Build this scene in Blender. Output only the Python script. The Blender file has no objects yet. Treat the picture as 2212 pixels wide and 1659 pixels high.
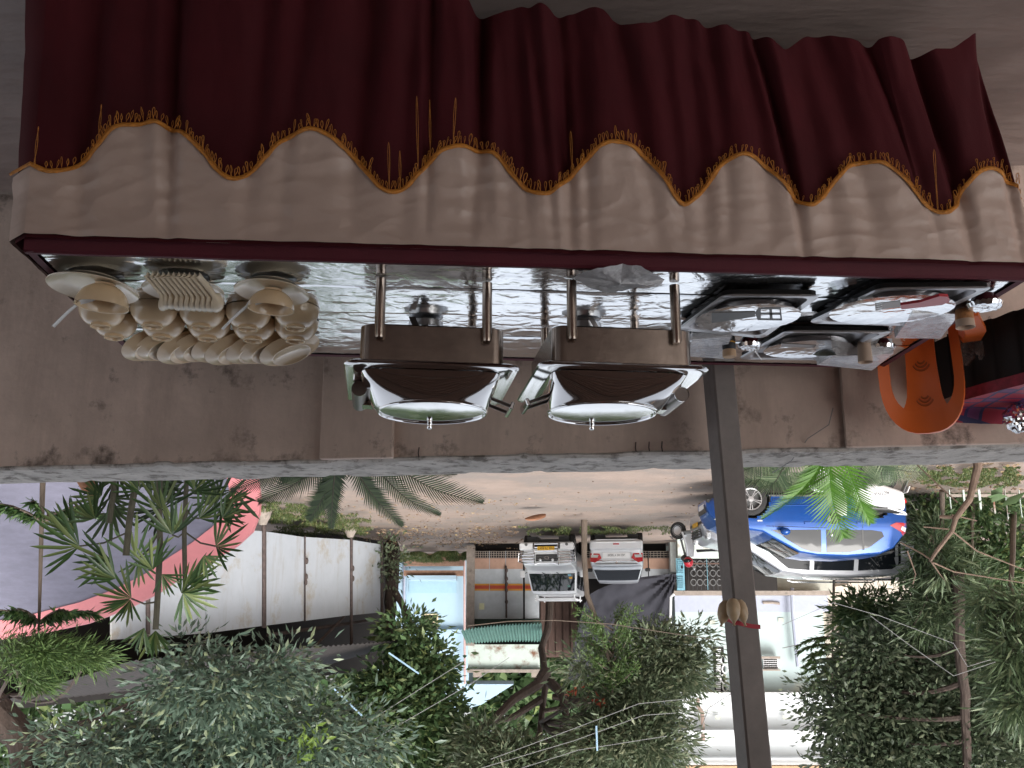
import bpy, math, random
import numpy as np
from mathutils import Vector, Matrix, Euler, noise
R = math.radians
random.seed(7); rng = np.random.default_rng(7)
sc = bpy.context.scene
# ---------------------------------------------------------------- camera (held upside down, so the picture is inverted)
CAM_Z, PITCH, F = 1.615, R(14.0), 2250.0           # F in units of a 2212 px wide picture
cp, sp = math.cos(PITCH), math.sin(PITCH)
FWD, UP = Vector((0, cp, -sp)), Vector((0, sp, cp))
cam = bpy.data.cameras.new('camera'); cam.sensor_width = 36.0; cam.lens = F / 2212 * 36.0
cam.clip_start = .05; cam.clip_end = 600
co = bpy.data.objects.new('camera', cam); sc.collection.objects.link(co)
co.matrix_world = Matrix(((-1, 0, 0, 0), (0, -UP.y, -FWD.y, 0), (0, -UP.z, -FWD.z, CAM_Z), (0, 0, 0, 1)))
sc.camera = co
# ---------------------------------------------------------------- light
SUN_EL, SUN_AZ = R(40), R(203)
world = bpy.data.worlds.new('World'); sc.world = world; world.use_nodes = True
wn = world.node_tree; wn.nodes.clear()
sky = wn.nodes.new('ShaderNodeTexSky'); sky.sky_type = 'NISHITA'; sky.sun_disc = False
sky.sun_elevation = SUN_EL; sky.sun_rotation = SUN_AZ; sky.dust_density = 4.0; sky.air_density = 1.0; sky.ozone_density = 1.0
hs = wn.nodes.new('ShaderNodeHueSaturation'); hs.inputs['Saturation'].default_value = .30
bg = wn.nodes.new('ShaderNodeBackground'); bg.inputs['Strength'].default_value = .15
wo = wn.nodes.new('ShaderNodeOutputWorld')
wn.links.new(sky.outputs[0], hs.inputs['Color']); wn.links.new(hs.outputs[0], bg.inputs[0]); wn.links.new(bg.outputs[0], wo.inputs[0])
sl = bpy.data.lights.new('sun', 'SUN'); sl.energy = 1.15; sl.angle = R(25); sl.color = (1, .97, .93)
so = bpy.data.objects.new('sun', sl); sc.collection.objects.link(so)
sd = Vector((math.sin(SUN_AZ) * math.cos(SUN_EL), math.cos(SUN_AZ) * math.cos(SUN_EL), math.sin(SUN_EL)))
so.rotation_euler = (-sd).to_track_quat('-Z', 'Y').to_euler()
sc.view_settings.view_transform = 'Standard'; sc.view_settings.look = 'None'; sc.view_settings.gamma = 1
sc.view_settings.use_curve_mapping = False
sc.view_settings.exposure = 1.1
sc.render.engine = 'CYCLES'
cy = sc.cycles; cy.use_denoising = True; cy.max_bounces = 10; cy.diffuse_bounces = 5; cy.glossy_bounces = 6
cy.transparent_max_bounces = 12; cy.sample_clamp_indirect = 6; cy.caustics_reflective = False; cy.caustics_refractive = False
# ---------------------------------------------------------------- picture-point helpers: a point of the photo at a chosen height or distance
def ray(px, py):
    return FWD + Vector(((1106 - px) / F, 0, 0)) + UP * ((py - 829.5) / F)
def pz(px, py, z):
    d = ray(px, py); t = (z - CAM_Z) / d.z
    return Vector((d.x * t, d.y * t, z))
FAR = 1.372                                         # distances beyond the wall were paced out short: stretch them
def far(Y): return Y * FAR if Y >= 4 else Y
def pY(px, py, Y):
    Y = far(Y); d = ray(px, py); t = Y / d.y
    return Vector((d.x * t, Y, CAM_Z + d.z * t))
def scl(Y, z=0):                                    # metres per picture unit at that distance
    return (far(Y) * cp + (CAM_Z - z) * sp) / F
G = -1.55                                           # the lane outside lies lower than the terrace
def zg(y): return G - .012 * max(0, y - 21)
def pg(px, py):                                     # photo point on the lane
    d = ray(px, py); Y = 20.
    for _ in range(12): Y = min(60, max(4, d.y * (zg(Y) - CAM_Z) / min(d.z, -.02)))
    return Vector((d.x / d.y * Y, Y, zg(Y)))
def base(px, Y):                                    # foot of something in picture column px at distance Y
    q = pY(px, 1000, Y); return Vector((q.x, q.y, zg(q.y)))
# ---------------------------------------------------------------- object helpers
def tag(o, label=None, cat=None, group=None, kind=None):
    if label: o['label'] = label
    if cat: o['category'] = cat
    if group: o['group'] = group
    if kind: o['kind'] = kind
    return o
def thing(name, label, cat, loc=(0, 0, 0), rz=0, group=None):
    o = bpy.data.objects.new(name, None); o.empty_display_size = .1
    sc.collection.objects.link(o); o.location = loc; o.rotation_euler = (0, 0, rz)
    return tag(o, label, cat, group)
def wm(o):                                           # world matrix without waiting for the depsgraph
    return o.matrix_basis.copy() if o.parent is None else wm(o.parent) @ o.matrix_parent_inverse @ o.matrix_basis
def place(me, name, parent=None, world_space=False):
    o = bpy.data.objects.new(name, me); sc.collection.objects.link(o)
    if parent is not None:
        o.parent = parent
        if world_space:
            o.matrix_parent_inverse = wm(parent).inverted()
    return o
class MB:
    def __init__(s): s.v = []; s.f = []; s.uv = None
    def add(s, vs, fs):
        k = len(s.v); s.v.extend([tuple(p) for p in vs]); s.f.extend([tuple(i + k for i in f) for f in fs]); return s
    def box(s, c, d, M=None, bev=0):
        x, y, z = d[0] / 2, d[1] / 2, d[2] / 2
        if bev:
            b = min(bev, x * .9, y * .9, z * .9); pts = []; idx = {}
            for sx in (-1, 1):
                for sy in (-1, 1):
                    for sz in (-1, 1):
                        for a, q in enumerate(((x, y - b, z - b), (x - b, y, z - b), (x - b, y - b, z))):
                            idx[sx, sy, sz, a] = len(pts); pts.append((sx * q[0], sy * q[1], sz * q[2]))
            fs = []
            for a in range(3):
                for sg in (-1, 1):
                    o1, o2 = [(1, 2), (0, 2), (0, 1)][a]; q = []
                    for (p1, p2) in ((-1, -1), (1, -1), (1, 1), (-1, 1)):
                        k = [0, 0, 0]; k[a] = sg; k[o1] = p1; k[o2] = p2; q.append(idx[k[0], k[1], k[2], a])
                    fs.append(q)
            for a in range(3):
                o1, o2 = [(1, 2), (0, 2), (0, 1)][a]
                for p1 in (-1, 1):
                    for p2 in (-1, 1):
                        k0 = [0, 0, 0]; k1 = [0, 0, 0]; k0[a] = -1; k1[a] = 1
                        for k in (k0, k1): k[o1] = p1; k[o2] = p2
                        fs.append((idx[(*k0, o1)], idx[(*k1, o1)], idx[(*k1, o2)], idx[(*k0, o2)]))
            for sx in (-1, 1):
                for sy in (-1, 1):
                    for sz in (-1, 1): fs.append([idx[sx, sy, sz, a] for a in range(3)])
        else:
            pts = [(i * x, j * y, k * z) for i in (-1, 1) for j in (-1, 1) for k in (-1, 1)]
            fs = [(0, 1, 3, 2), (4, 6, 7, 5), (0, 4, 5, 1), (2, 3, 7, 6), (0, 2, 6, 4), (1, 5, 7, 3)]
        pts = [Vector(p) for p in pts]
        if M is not None: pts = [M @ p for p in pts]
        c = Vector(c); return s.add([p + c for p in pts], fs)
    def box2(s, a, b, bev=0):
        a = Vector(a); b = Vector(b); return s.box((a + b) / 2, [abs(q) for q in (b - a)], None, bev)
    def qbox(s, x0, y0, x1, y1, Y, dep, bev=0):     # box whose front face covers that part of the photo at distance Y
        a = pY(x0, y0, Y); b = pY(x1, y1, Y); return s.box2((a.x, a.y, a.z), (b.x, a.y + dep, b.z), bev)
    def tube(s, pts, r, n=8, cap=True):
        pts = [Vector(p) for p in pts]; k = len(pts)
        r = r if hasattr(r, '__len__') else [r] * k
        t0 = (pts[1] - pts[0]).normalized()
        nrm = t0.orthogonal().normalized(); vs = []
        for i in range(k):
            t = (pts[min(i + 1, k - 1)] - pts[max(i - 1, 0)])
            t = t.normalized() if t.length > 1e-9 else t0
            nrm = (nrm - t * nrm.dot(t)); nrm = nrm.normalized() if nrm.length > 1e-6 else t.orthogonal().normalized()
            b = t.cross(nrm)
            for j in range(n):
                a = 2 * math.pi * j / n; vs.append(pts[i] + (nrm * math.cos(a) + b * math.sin(a)) * r[i])
        fs = [(i * n + j, i * n + (j + 1) % n, (i + 1) * n + (j + 1) % n, (i + 1) * n + j) for i in range(k - 1) for j in range(n)]
        if cap: fs += [tuple(range(n))[::-1], tuple((k - 1) * n + j for j in range(n))]
        return s.add(vs, fs)
    def lathe(s, prof, c=(0, 0, 0), n=32, M=None, sx=1, sy=1):
        vs = []; k = len(prof); c = Vector(c)
        for (r, z) in prof:
            for j in range(n):
                a = 2 * math.pi * j / n; p = Vector((r * math.cos(a) * sx, r * math.sin(a) * sy, z))
                vs.append((M @ p if M is not None else p) + c)
        fs = [(i * n + j, i * n + (j + 1) % n, (i + 1) * n + (j + 1) % n, (i + 1) * n + j) for i in range(k - 1) for j in range(n)]
        if prof[0][0] > 1e-6 and False: fs.append(tuple(range(n))[::-1])
        return s.add(vs, fs)
    def grid(s, fn, nu, nv, closed_u=False):
        vs = [fn(i / nu, j / nv) for j in range(nv + 1) for i in range(nu + (0 if closed_u else 1))]
        w = nu if closed_u else nu + 1
        fs = [(j * w + i, j * w + (i + 1) % w, (j + 1) * w + (i + 1) % w, (j + 1) * w + i) for j in range(nv) for i in range(nu)]
        return s.add(vs, fs)
    def prism(s, poly, d):                          # polygon of 3D points pushed along d
        n = len(poly); d = Vector(d); vs = [Vector(p) for p in poly] + [Vector(p) + d for p in poly]
        return s.add(vs, [tuple(range(n))[::-1], tuple(range(n, 2 * n))] + [(i, (i + 1) % n, n + (i + 1) % n, n + i) for i in range(n)])
    def ball(s, c, r, n=12, m=8, M=None):
        c = Vector(c); r = Vector(r) if hasattr(r, '__len__') else Vector((r, r, r))
        def fn(u, v):
            a = 2 * math.pi * u; b = math.pi * (v - .5); p = Vector((r.x * math.cos(a) * math.cos(b), r.y * math.sin(a) * math.cos(b), r.z * math.sin(b)))
            return (M @ p if M is not None else p) + c
        return s.grid(fn, n, m, True)
    def mesh(s, name, m, smooth=True, angle=35):
        me = bpy.data.meshes.new(name); me.from_pydata(s.v, [], s.f)
        for q in (m if isinstance(m, (list, tuple)) else [m]): me.materials.append(q)
        if smooth:
            me.polygons.foreach_set('use_smooth', [True] * len(me.polygons))
            try: me.set_sharp_from_angle(angle=R(angle))
            except Exception: pass
        me.update(); return me
    def build(s, name, m, parent=None, smooth=True, ws=False, angle=35):
        return place(s.mesh(name, m, smooth, angle), name, parent, ws)
def fastmesh(name, V, Fc, m):                        # V (n,3) F (k,3|4) numpy arrays
    me = bpy.data.meshes.new(name); k = Fc.shape[1]
    me.vertices.add(len(V)); me.vertices.foreach_set('co', np.ascontiguousarray(V, np.float32).ravel())
    me.loops.add(Fc.size); me.loops.foreach_set('vertex_index', np.ascontiguousarray(Fc, np.int32).ravel())
    me.polygons.add(len(Fc)); me.polygons.foreach_set('loop_start', np.arange(0, Fc.size, k, dtype=np.int32))
    me.polygons.foreach_set('loop_total', np.full(len(Fc), k, np.int32))
    me.materials.append(m); me.update(calc_edges=True); return me
def copy_tree(o, parent=None):
    c = o.copy(); sc.collection.objects.link(c)
    if parent is not None: c.parent = parent
    for ch in list(o.children): copy_tree(ch, c)
    return c
def fbm(x, y, z=0, o=3):
    s = 0; a = 1
    for _ in range(o): s += a * noise.noise((x, y, z)); x *= 2.1; y *= 2.1; z *= 2.1; a *= .5
    return s
# ---------------------------------------------------------------- materials
def M(name, col, rough=.6, metal=0, var=.12, vs=6, bump=0, bs=40, coat=0, stain=None, ss=2, samt=.5, spec=.5, stretch=(1, 1, 1), alpha=1, trans=0, sheen=0, streak=None, stk=(3, 3, .35), stamt=.4, ztop=None):
    m = bpy.data.materials.new(name); m.use_nodes = True; nt = m.node_tree; N = nt.nodes; Lk = nt.links
    b = N['Principled BSDF']; b.inputs['Roughness'].default_value = rough; b.inputs['Metallic'].default_value = metal
    b.inputs['Specular IOR Level'].default_value = spec
    if coat: b.inputs['Coat Weight'].default_value = coat; b.inputs['Coat Roughness'].default_value = .05
    if sheen: b.inputs['Sheen Weight'].default_value = sheen
    if trans: b.inputs['Transmission Weight'].default_value = trans
    if alpha < 1: b.inputs['Alpha'].default_value = alpha
    tc = N.new('ShaderNodeTexCoord'); mp = N.new('ShaderNodeMapping'); mp.inputs['Scale'].default_value = stretch
    Lk.new(tc.outputs['Object'], mp.inputs[0])
    c4 = lambda c, k: tuple(min(1, q * k) for q in c) + (1,)
    nz = N.new('ShaderNodeTexNoise'); nz.inputs['Scale'].default_value = vs; nz.inputs['Detail'].default_value = 6; nz.inputs['Roughness'].default_value = .65
    Lk.new(mp.outputs[0], nz.inputs['Vector'])
    rp = N.new('ShaderNodeValToRGB'); rp.color_ramp.elements[0].position = .3; rp.color_ramp.elements[1].position = .7
    rp.color_ramp.elements[0].color = c4(col, 1 - var); rp.color_ramp.elements[1].color = c4(col, 1 + var)
    Lk.new(nz.outputs['Fac'], rp.inputs[0]); out = rp.outputs[0]
    if stain:
        n2 = N.new('ShaderNodeTexNoise'); n2.inputs['Scale'].default_value = ss; n2.inputs['Detail'].default_value = 8; n2.inputs['Roughness'].default_value = .7
        Lk.new(mp.outputs[0], n2.inputs['Vector'])
        r2 = N.new('ShaderNodeValToRGB'); r2.color_ramp.elements[0].position = 1 - samt; r2.color_ramp.elements[1].position = min(1, 1 - samt + .12)
        r2.color_ramp.elements[0].color = (0, 0, 0, 1); r2.color_ramp.elements[1].color = (1, 1, 1, 1)
        f2 = n2.outputs['Fac']
        if ztop:                                     # mould gathers near the weathered top of the wall
            sx_ = N.new('ShaderNodeSeparateXYZ'); Lk.new(tc.outputs['Object'], sx_.inputs[0]); mr = N.new('ShaderNodeMapRange')
            mr.inputs['From Min'].default_value = ztop[0]; mr.inputs['From Max'].default_value = ztop[1]; mr.inputs['To Max'].default_value = ztop[2]; Lk.new(sx_.outputs['Z'], mr.inputs['Value'])
            ad = N.new('ShaderNodeMath'); Lk.new(f2, ad.inputs[0]); Lk.new(mr.outputs[0], ad.inputs[1]); f2 = ad.outputs[0]
        Lk.new(f2, r2.inputs[0])
        mx = N.new('ShaderNodeMixRGB'); Lk.new(r2.outputs[0], mx.inputs[0]); Lk.new(out, mx.inputs[1]); mx.inputs[2].default_value = tuple(stain) + (1,); out = mx.outputs[0]
    if streak:
        m3 = N.new('ShaderNodeMapping'); m3.inputs['Scale'].default_value = stk; Lk.new(tc.outputs['Object'], m3.inputs[0])
        n4 = N.new('ShaderNodeTexNoise'); n4.inputs['Scale'].default_value = 2.0; n4.inputs['Detail'].default_value = 7; n4.inputs['Roughness'].default_value = .72; Lk.new(m3.outputs[0], n4.inputs['Vector'])
        r4 = N.new('ShaderNodeValToRGB'); r4.color_ramp.elements[0].position = 1 - stamt - .04; r4.color_ramp.elements[1].position = min(1, 1 - stamt + .22)
        r4.color_ramp.elements[0].color = (0, 0, 0, 1); r4.color_ramp.elements[1].color = (.8, .8, .8, 1); Lk.new(n4.outputs['Fac'], r4.inputs[0])
        mx = N.new('ShaderNodeMixRGB'); Lk.new(r4.outputs[0], mx.inputs[0]); Lk.new(out, mx.inputs[1]); mx.inputs[2].default_value = tuple(streak) + (1,); out = mx.outputs[0]
    Lk.new(out, b.inputs['Base Color'])
    if bump:
        n3 = N.new('ShaderNodeTexNoise'); n3.inputs['Scale'].default_value = bs; n3.inputs['Detail'].default_value = 5
        Lk.new(mp.outputs[0], n3.inputs['Vector'])
        bp = N.new('ShaderNodeBump'); bp.inputs['Strength'].default_value = bump; bp.inputs['Distance'].default_value = .02
        Lk.new(n3.outputs['Fac'], bp.inputs['Height']); Lk.new(bp.outputs[0], b.inputs['Normal'])
    return m
def leafmat(name, c1, c2, c3=None, tr=.3, rough=.45):
    m = bpy.data.materials.new(name); m.use_nodes = True; nt = m.node_tree; N = nt.nodes; Lk = nt.links
    b = N['Principled BSDF']; b.inputs['Roughness'].default_value = rough
    g = N.new('ShaderNodeNewGeometry'); rp = N.new('ShaderNodeValToRGB'); e = rp.color_ramp.elements
    e[0].color = c1 + (1,); e[1].color = c2 + (1,)
    e[0].position = 0; e[1].position = .8
    if c3: q = e.new(.97); q.color = c3 + (1,)
    Lk.new(g.outputs['Random Per Island'], rp.inputs[0]); Lk.new(rp.outputs[0], b.inputs['Base Color'])
    t = N.new('ShaderNodeBsdfTranslucent'); Lk.new(rp.outputs[0], t.inputs[0])
    mx = N.new('ShaderNodeMixShader'); mx.inputs[0].default_value = tr
    Lk.new(b.outputs[0], mx.inputs[1]); Lk.new(t.outputs[0], mx.inputs[2]); Lk.new(mx.outputs[0], N['Material Output'].inputs[0])
    return m
def foilmat():
    m = bpy.data.materials.new('foil'); m.use_nodes = True; nt = m.node_tree; N = nt.nodes; Lk = nt.links
    b = N['Principled BSDF']; b.inputs['Metallic'].default_value = 1; b.inputs['Base Color'].default_value = (.86, .87, .88, 1); b.inputs['Roughness'].default_value = .13
    tc = N.new('ShaderNodeTexCoord'); prev = None
    wn_ = N.new('ShaderNodeTexNoise'); wn_.inputs['Scale'].default_value = 9; wn_.inputs['Detail'].default_value = 3; Lk.new(tc.outputs['Object'], wn_.inputs['Vector'])
    for (scx, scy, kind, st, ds) in ((2.5, 5, 'N', .10, .012), (8, 11, 'E', .26, .0022), (23, 29, 'E', .08, .0011), (55, 60, 'E', .05, .0006)):
        mp = N.new('ShaderNodeMapping'); mp.inputs['Scale'].default_value = (scx, scy, 20)
        wv = N.new('ShaderNodeMixRGB'); wv.blend_type = 'ADD'; wv.inputs[0].default_value = .10; Lk.new(tc.outputs['Object'], wv.inputs[1]); Lk.new(wn_.outputs['Color'], wv.inputs[2]); Lk.new(wv.outputs[0], mp.inputs[0])
        if kind == 'N':
            t = N.new('ShaderNodeTexNoise'); t.inputs['Scale'].default_value = 1; t.inputs['Detail'].default_value = 3; o = t.outputs['Fac']
        else:
            t = N.new('ShaderNodeTexVoronoi'); t.feature = 'DISTANCE_TO_EDGE'; t.inputs['Scale'].default_value = 1
            r = N.new('ShaderNodeMapRange'); r.inputs['From Max'].default_value = .16; Lk.new(t.outputs['Distance'], r.inputs['Value']); o = r.outputs[0]
        Lk.new(mp.outputs[0], t.inputs['Vector'])
        bp = N.new('ShaderNodeBump'); bp.inputs['Strength'].default_value = st; bp.inputs['Distance'].default_value = ds
        Lk.new(o, bp.inputs['Height'])
        if prev: Lk.new(prev.outputs[0], bp.inputs['Normal'])
        prev = bp
    Lk.new(prev.outputs[0], b.inputs['Normal']); return m
def plaidmat():
    m = bpy.data.materials.new('plaid'); m.use_nodes = True; nt = m.node_tree; N = nt.nodes; Lk = nt.links
    b = N['Principled BSDF']; b.inputs['Roughness'].default_value = .55
    tc = N.new('ShaderNodeTexCoord'); outs = []
    for ax in ('X', 'Y'):
        w = N.new('ShaderNodeTexWave'); w.bands_direction = ax; w.inputs['Scale'].default_value = 2.6; Lk.new(tc.outputs['Object'], w.inputs['Vector'])
        r = N.new('ShaderNodeValToRGB'); r.color_ramp.interpolation = 'CONSTANT'; e = r.color_ramp.elements
        e[0].color = (0, 0, 0, 1); e[1].color = (1, 1, 1, 1); e[1].position = .55
        q = e.new(.8); q.color = (.3, .3, .3, 1)
        Lk.new(w.outputs['Fac'], r.inputs[0]); outs.append(r.outputs[0])
    ad = N.new('ShaderNodeMixRGB'); ad.inputs[0].default_value = .5; Lk.new(outs[0], ad.inputs[1]); Lk.new(outs[1], ad.inputs[2])
    r = N.new('ShaderNodeValToRGB'); e = r.color_ramp.elements; r.color_ramp.interpolation = 'CONSTANT'
    e[0].color = (.30, .015, .04, 1); e[1].color = (.02, .02, .09, 1); e[1].position = .48
    q = e.new(.22); q.color = (.13, .03, .12, 1)
    Lk.new(ad.outputs[0], r.inputs[0]); Lk.new(r.outputs[0], b.inputs['Base Color']); return m
K = {}
K['maroon'] = M('maroon cloth', (.055, .0055, .0085), .8, var=.2, vs=3, bump=.1, bs=300, spec=.2)
K['maroon_band'] = M('maroon band', (.085, .005, .014), .7, var=.15, bump=.1, bs=200)
K['cream'] = M('cream satin', (.47, .355, .30), .45, var=.06, vs=3, bump=.25, bs=14, spec=.6)
K['gold'] = M('gold trim', (.50, .19, .02), .5, var=.25, vs=90, bump=.4, bs=300)
K['foil'] = foilmat()
K['steel'] = M('polished steel', (.74, .73, .72), .09, 1, var=.04)
K['steel_b'] = M('brushed steel', (.29, .24, .205), .24, 1, var=.18, vs=14, bump=.03, bs=60)
K['steel_d'] = M('dark steel', (.16, .14, .13), .3, .9, var=.2)
K['tray_well'] = M('tray well', (.32, .31, .32), .35, .8, var=.1)
K['tray_side'] = M('tray steel with dark reflection', (.010, .009, .009), .5, 0, var=.1, spec=.15)  # polished steel sides; the dark they reflect is put into the base colour
K['china'] = M('cream melamine', (.72, .55, .36), .2, var=.06, vs=4, coat=.3)
K['china_w'] = M('white melamine', (.76, .66, .50), .2, var=.05, vs=4, coat=.3)
K['wplas'] = M('white plastic', (.72, .72, .72), .25, var=.04)
K['clear'] = M('clear wrap', (.86, .87, .90), .08, var=.05, alpha=.30, spec=1, coat=1, bump=.6, bs=45)
K['paper'] = M('paper', (.74, .74, .76), .8, var=.06, bump=.3, bs=60)
K['napkin'] = M('wrapped tissue', (.80, .81, .85), .16, var=.04, bump=.5, bs=50, coat=1, spec=1)
K['orange'] = M('orange plastic', (.62, .115, .012), .36, var=.08, vs=5)
K['orange_g'] = M('orange groove', (.30, .06, .008), .5)
K['red'] = M('red plastic', (.45, .02, .035), .3)
K['redcl'] = M('red ribbon', (.42, .02, .04), .6)
K['black'] = M('near black', (.012, .010, .010), .9)
K['plaid'] = plaidmat()
K['balloon'] = M('beige balloon', (.55, .42, .27), .35, var=.1, vs=60)
K['pole'] = M('brown painted steel', (.18, .155, .145), .45, var=.2, vs=9, bump=.08, bs=60)
K['wall'] = M('tan wall paint', (.60, .47, .40), .75, streak=(.43, .33, .275), stk=(3.2, 3.2, .7), stamt=.50, var=.20, vs=2.4, bump=.18, bs=25, stain=(.15, .115, .095), ss=5.5, samt=.435, ztop=(.86, .99, .05))
K['coping'] = M('worn coping', (.46, .425, .39), .85, var=.24, vs=9, bump=.5, bs=35, stain=(.17, .15, .13), ss=13, samt=.50)
K['floor'] = M('terrace mat', (.25, .195, .175), .5, var=.14, vs=3, bump=.35, bs=9, stretch=(1, 3, 1))
K['canopy'] = M('brown canopy', (.13, .088, .075), .6, var=.15)
K['backwall'] = M('terrace back wall', (.33, .20, .155), .7, var=.1)
K['dirt'] = M('lane dirt', (.31, .24, .20), .95, var=.13, vs=1.3, bump=.6, bs=16, stain=(.245, .205, .18), ss=.5, samt=.55)
K['grass'] = leafmat('grass', (.055, .085, .025), (.12, .165, .05), (.24, .20, .10), .3)
K['litter'] = leafmat('dry leaves', (.14, .085, .055), (.28, .20, .13), (.40, .30, .14), .1, .8)
K['bark'] = M('bark', (.06, .043, .035), .9, var=.35, vs=12, bump=.9, bs=24, stretch=(1, 1, .3))
K['bark_l'] = M('pale bark', (.11, .085, .066), .9, var=.3, vs=10, bump=.7, bs=24, stretch=(1, 1, .3))
K['stem'] = M('palm stem', (.035, .032, .02), .8, var=.3, vs=20)
K['lf_blue'] = leafmat('blue green leaves', (0.058, 0.100, 0.070), (0.138, 0.193, 0.143), (0.229, 0.269, 0.156), .25, .4)
K['lf_mid'] = leafmat('mid green leaves', (0.050, 0.103, 0.039), (0.134, 0.206, 0.092), (0.248, 0.305, 0.117), .3)
K['lf_olive'] = leafmat('olive leaves', (.070, .105, .055), (.170, .205, .125), (.25, .26, .16), .3)
K['lf_dark'] = leafmat('dark leaves', (.045, .070, .038), (.125, .160, .098), (.22, .25, .16), .3, .4)
K['lf_lance'] = leafmat('grey green leaves', (.050, .085, .040), (.135, .185, .095), (.22, .26, .15), .3)
K['lf_lime'] = leafmat('lime leaves', (.07, .13, .02), (.16, .24, .04), None, .35)
K['lf_red'] = leafmat('red blossom', (.26, .05, .03), (.36, .09, .05), None, .3)
K['needle'] = leafmat('needles', (0.023, 0.058, 0.021), (0.072, 0.137, 0.042), (0.130, 0.208, 0.065), .25)
K['needle_b'] = leafmat('bright needles', (.048, .098, .030), (.135, .205, .068), None, .3)
K['palm'] = leafmat('palm leaflets', (.014, .036, .012), (.040, .080, .022), (.10, .13, .045), .22, .4)
K['frond'] = leafmat('bright frond', (.06, .17, .012), (.11, .26, .03), None, .4, .4)
K['cycad'] = leafmat('cycad leaflets', (.010, .022, .008), (.026, .046, .015), None, .12, .7)
K['lilac'] = M('lilac sheet', (.168, .166, .222), .6, var=.14, vs=4, bump=.15, bs=9, stretch=(1, 1, 3))
K['pink'] = M('pink paint', (.70, .25, .265), .5, var=.06)
K['panel'] = M('white sheet panel', (.42, .45, .49), .5, var=.06, vs=1.5, stain=(.35, .32, .275), ss=1.1, samt=.46, streak=(.30, .27, .24), stk=(1.6, 1.6, .25), stamt=.42)
K['rust'] = M('rusty steel', (.075, .055, .05), .8, var=.4, vs=9)
K['shed'] = M('dark roof sheet', (.030, .026, .025), .7, var=.2)
K['sky_wall'] = M('pale blue wall', (.38, .52, .62), .7, var=.05, vs=1)
K['navy'] = M('navy tank', (.015, .02, .09), .5)
K['mint'] = M('mint wall', (.43, .52, .52), .75, var=.05, vs=1, stain=(.50, .55, .50), ss=.8, samt=.40)
K['mint_w'] = M('white wall', (.66, .68, .69), .75, var=.04, vs=1, stain=(.62, .62, .60), ss=.9, samt=.36)
K['bluegrey'] = M('blue grey paint', (.38, .41, .50), .7, var=.05)
K['conc'] = M('weathered concrete', (.30, .255, .22), .9, var=.22, vs=5, bump=.4, bs=20, stain=(.10, .09, .075), ss=3, samt=.42)
K['door_g'] = M('grey painted door', (.42, .45, .48), .6, var=.1, vs=4, stain=(.22, .15, .10), ss=5, samt=.33)
K['peach'] = M('peach painted door', (.43, .27, .20), .7, var=.12, vs=4, stain=(.22, .12, .08), ss=5, samt=.34)
K['yellow'] = M('yellow stripe', (.55, .27, .03), .6, var=.15, vs=9)
K['redst'] = M('red stripe', (.40, .05, .025), .6, var=.15, vs=9)
K['dgreen'] = M('dark green board', (.022, .045, .03), .7, var=.3, vs=5)
K['teal'] = M('teal corrugated', (.10, .20, .175), .6, var=.2, vs=6)
K['rusty_w'] = M('rust stained parapet', (.55, .62, .57), .85, var=.06, vs=3, stain=(.20, .095, .055), ss=1.2, samt=.48)
K['tarp'] = M('charcoal tarpaulin', (.040, .040, .049), .85, spec=.15, var=.12, vs=3, bump=.3, bs=6)
K['brown'] = M('brown board', (.10, .06, .048), .8, var=.25, vs=6, stretch=(3, 3, .5))
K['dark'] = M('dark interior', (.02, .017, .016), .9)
K['blue_l'] = M('light blue louver', (.17, .36, .44), .6, var=.1)
K['white'] = M('white paint', (.78, .79, .80), .5, var=.04)
K['grille'] = M('dark grille', (.05, .05, .055), .6, .3)
K['car_blue'] = M('blue car paint', (.004, .060, .27), .3, .3, var=.05, coat=.35)
K['car_white'] = M('white car paint', (.74, .75, .76), .3, 0, var=.04, coat=.8)
K['car_silver'] = M('silver car paint', (.66, .68, .71), .28, .35, var=.04, coat=.8)
K['car_grey'] = M('bright silver car paint', (.42, .43, .46), .3, .45, var=.04, coat=.8)
K['glass'] = M('car glass', (.010, .012, .015), .04, 0, var=.02, spec=.32)
K['windscreen'] = M('windscreen', (.012, .016, .020), .03, 0, var=.02, spec=1, coat=.6)
K['tyre'] = M('tyre', (.022, .021, .021), .85, var=.2)
K['alloy'] = M('alloy', (.55, .55, .56), .3, .8, var=.05)
K['chrome'] = M('chrome', (.72, .72, .73), .08, 1)
K['lamp'] = M('clear lamp', (.60, .62, .63), .08, .3, coat=1)
K['redlamp'] = M('red lamp', (.42, .012, .02), .15, 0, coat=1)
K['bplas'] = M('black plastic', (.02, .02, .02), .45)
K['gplas'] = M('grey plastic', (.12, .12, .12), .5)
K['plate_y'] = M('yellow plate', (.62, .34, .01), .5)
K['plate_w'] = M('white plate', (.72, .72, .72), .5)
K['ink'] = M('ink', (.02, .02, .025), .6)
K['wire'] = M('grey wire', (.20, .20, .20), .6)
K['rod'] = M('pale blue rod', (.28, .42, .55), .5)
K['twig'] = M('twig', (.14, .095, .07), .9, var=.3, vs=20)
K['jarlid'] = M('beige lid', (.50, .33, .20), .6)
K['deco'] = M('maroon jar', (.06, .01, .015), .25)
K['dryleaf'] = M('dry palm sheath', (.21, .095, .05), .75, var=.25, vs=5)
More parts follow.
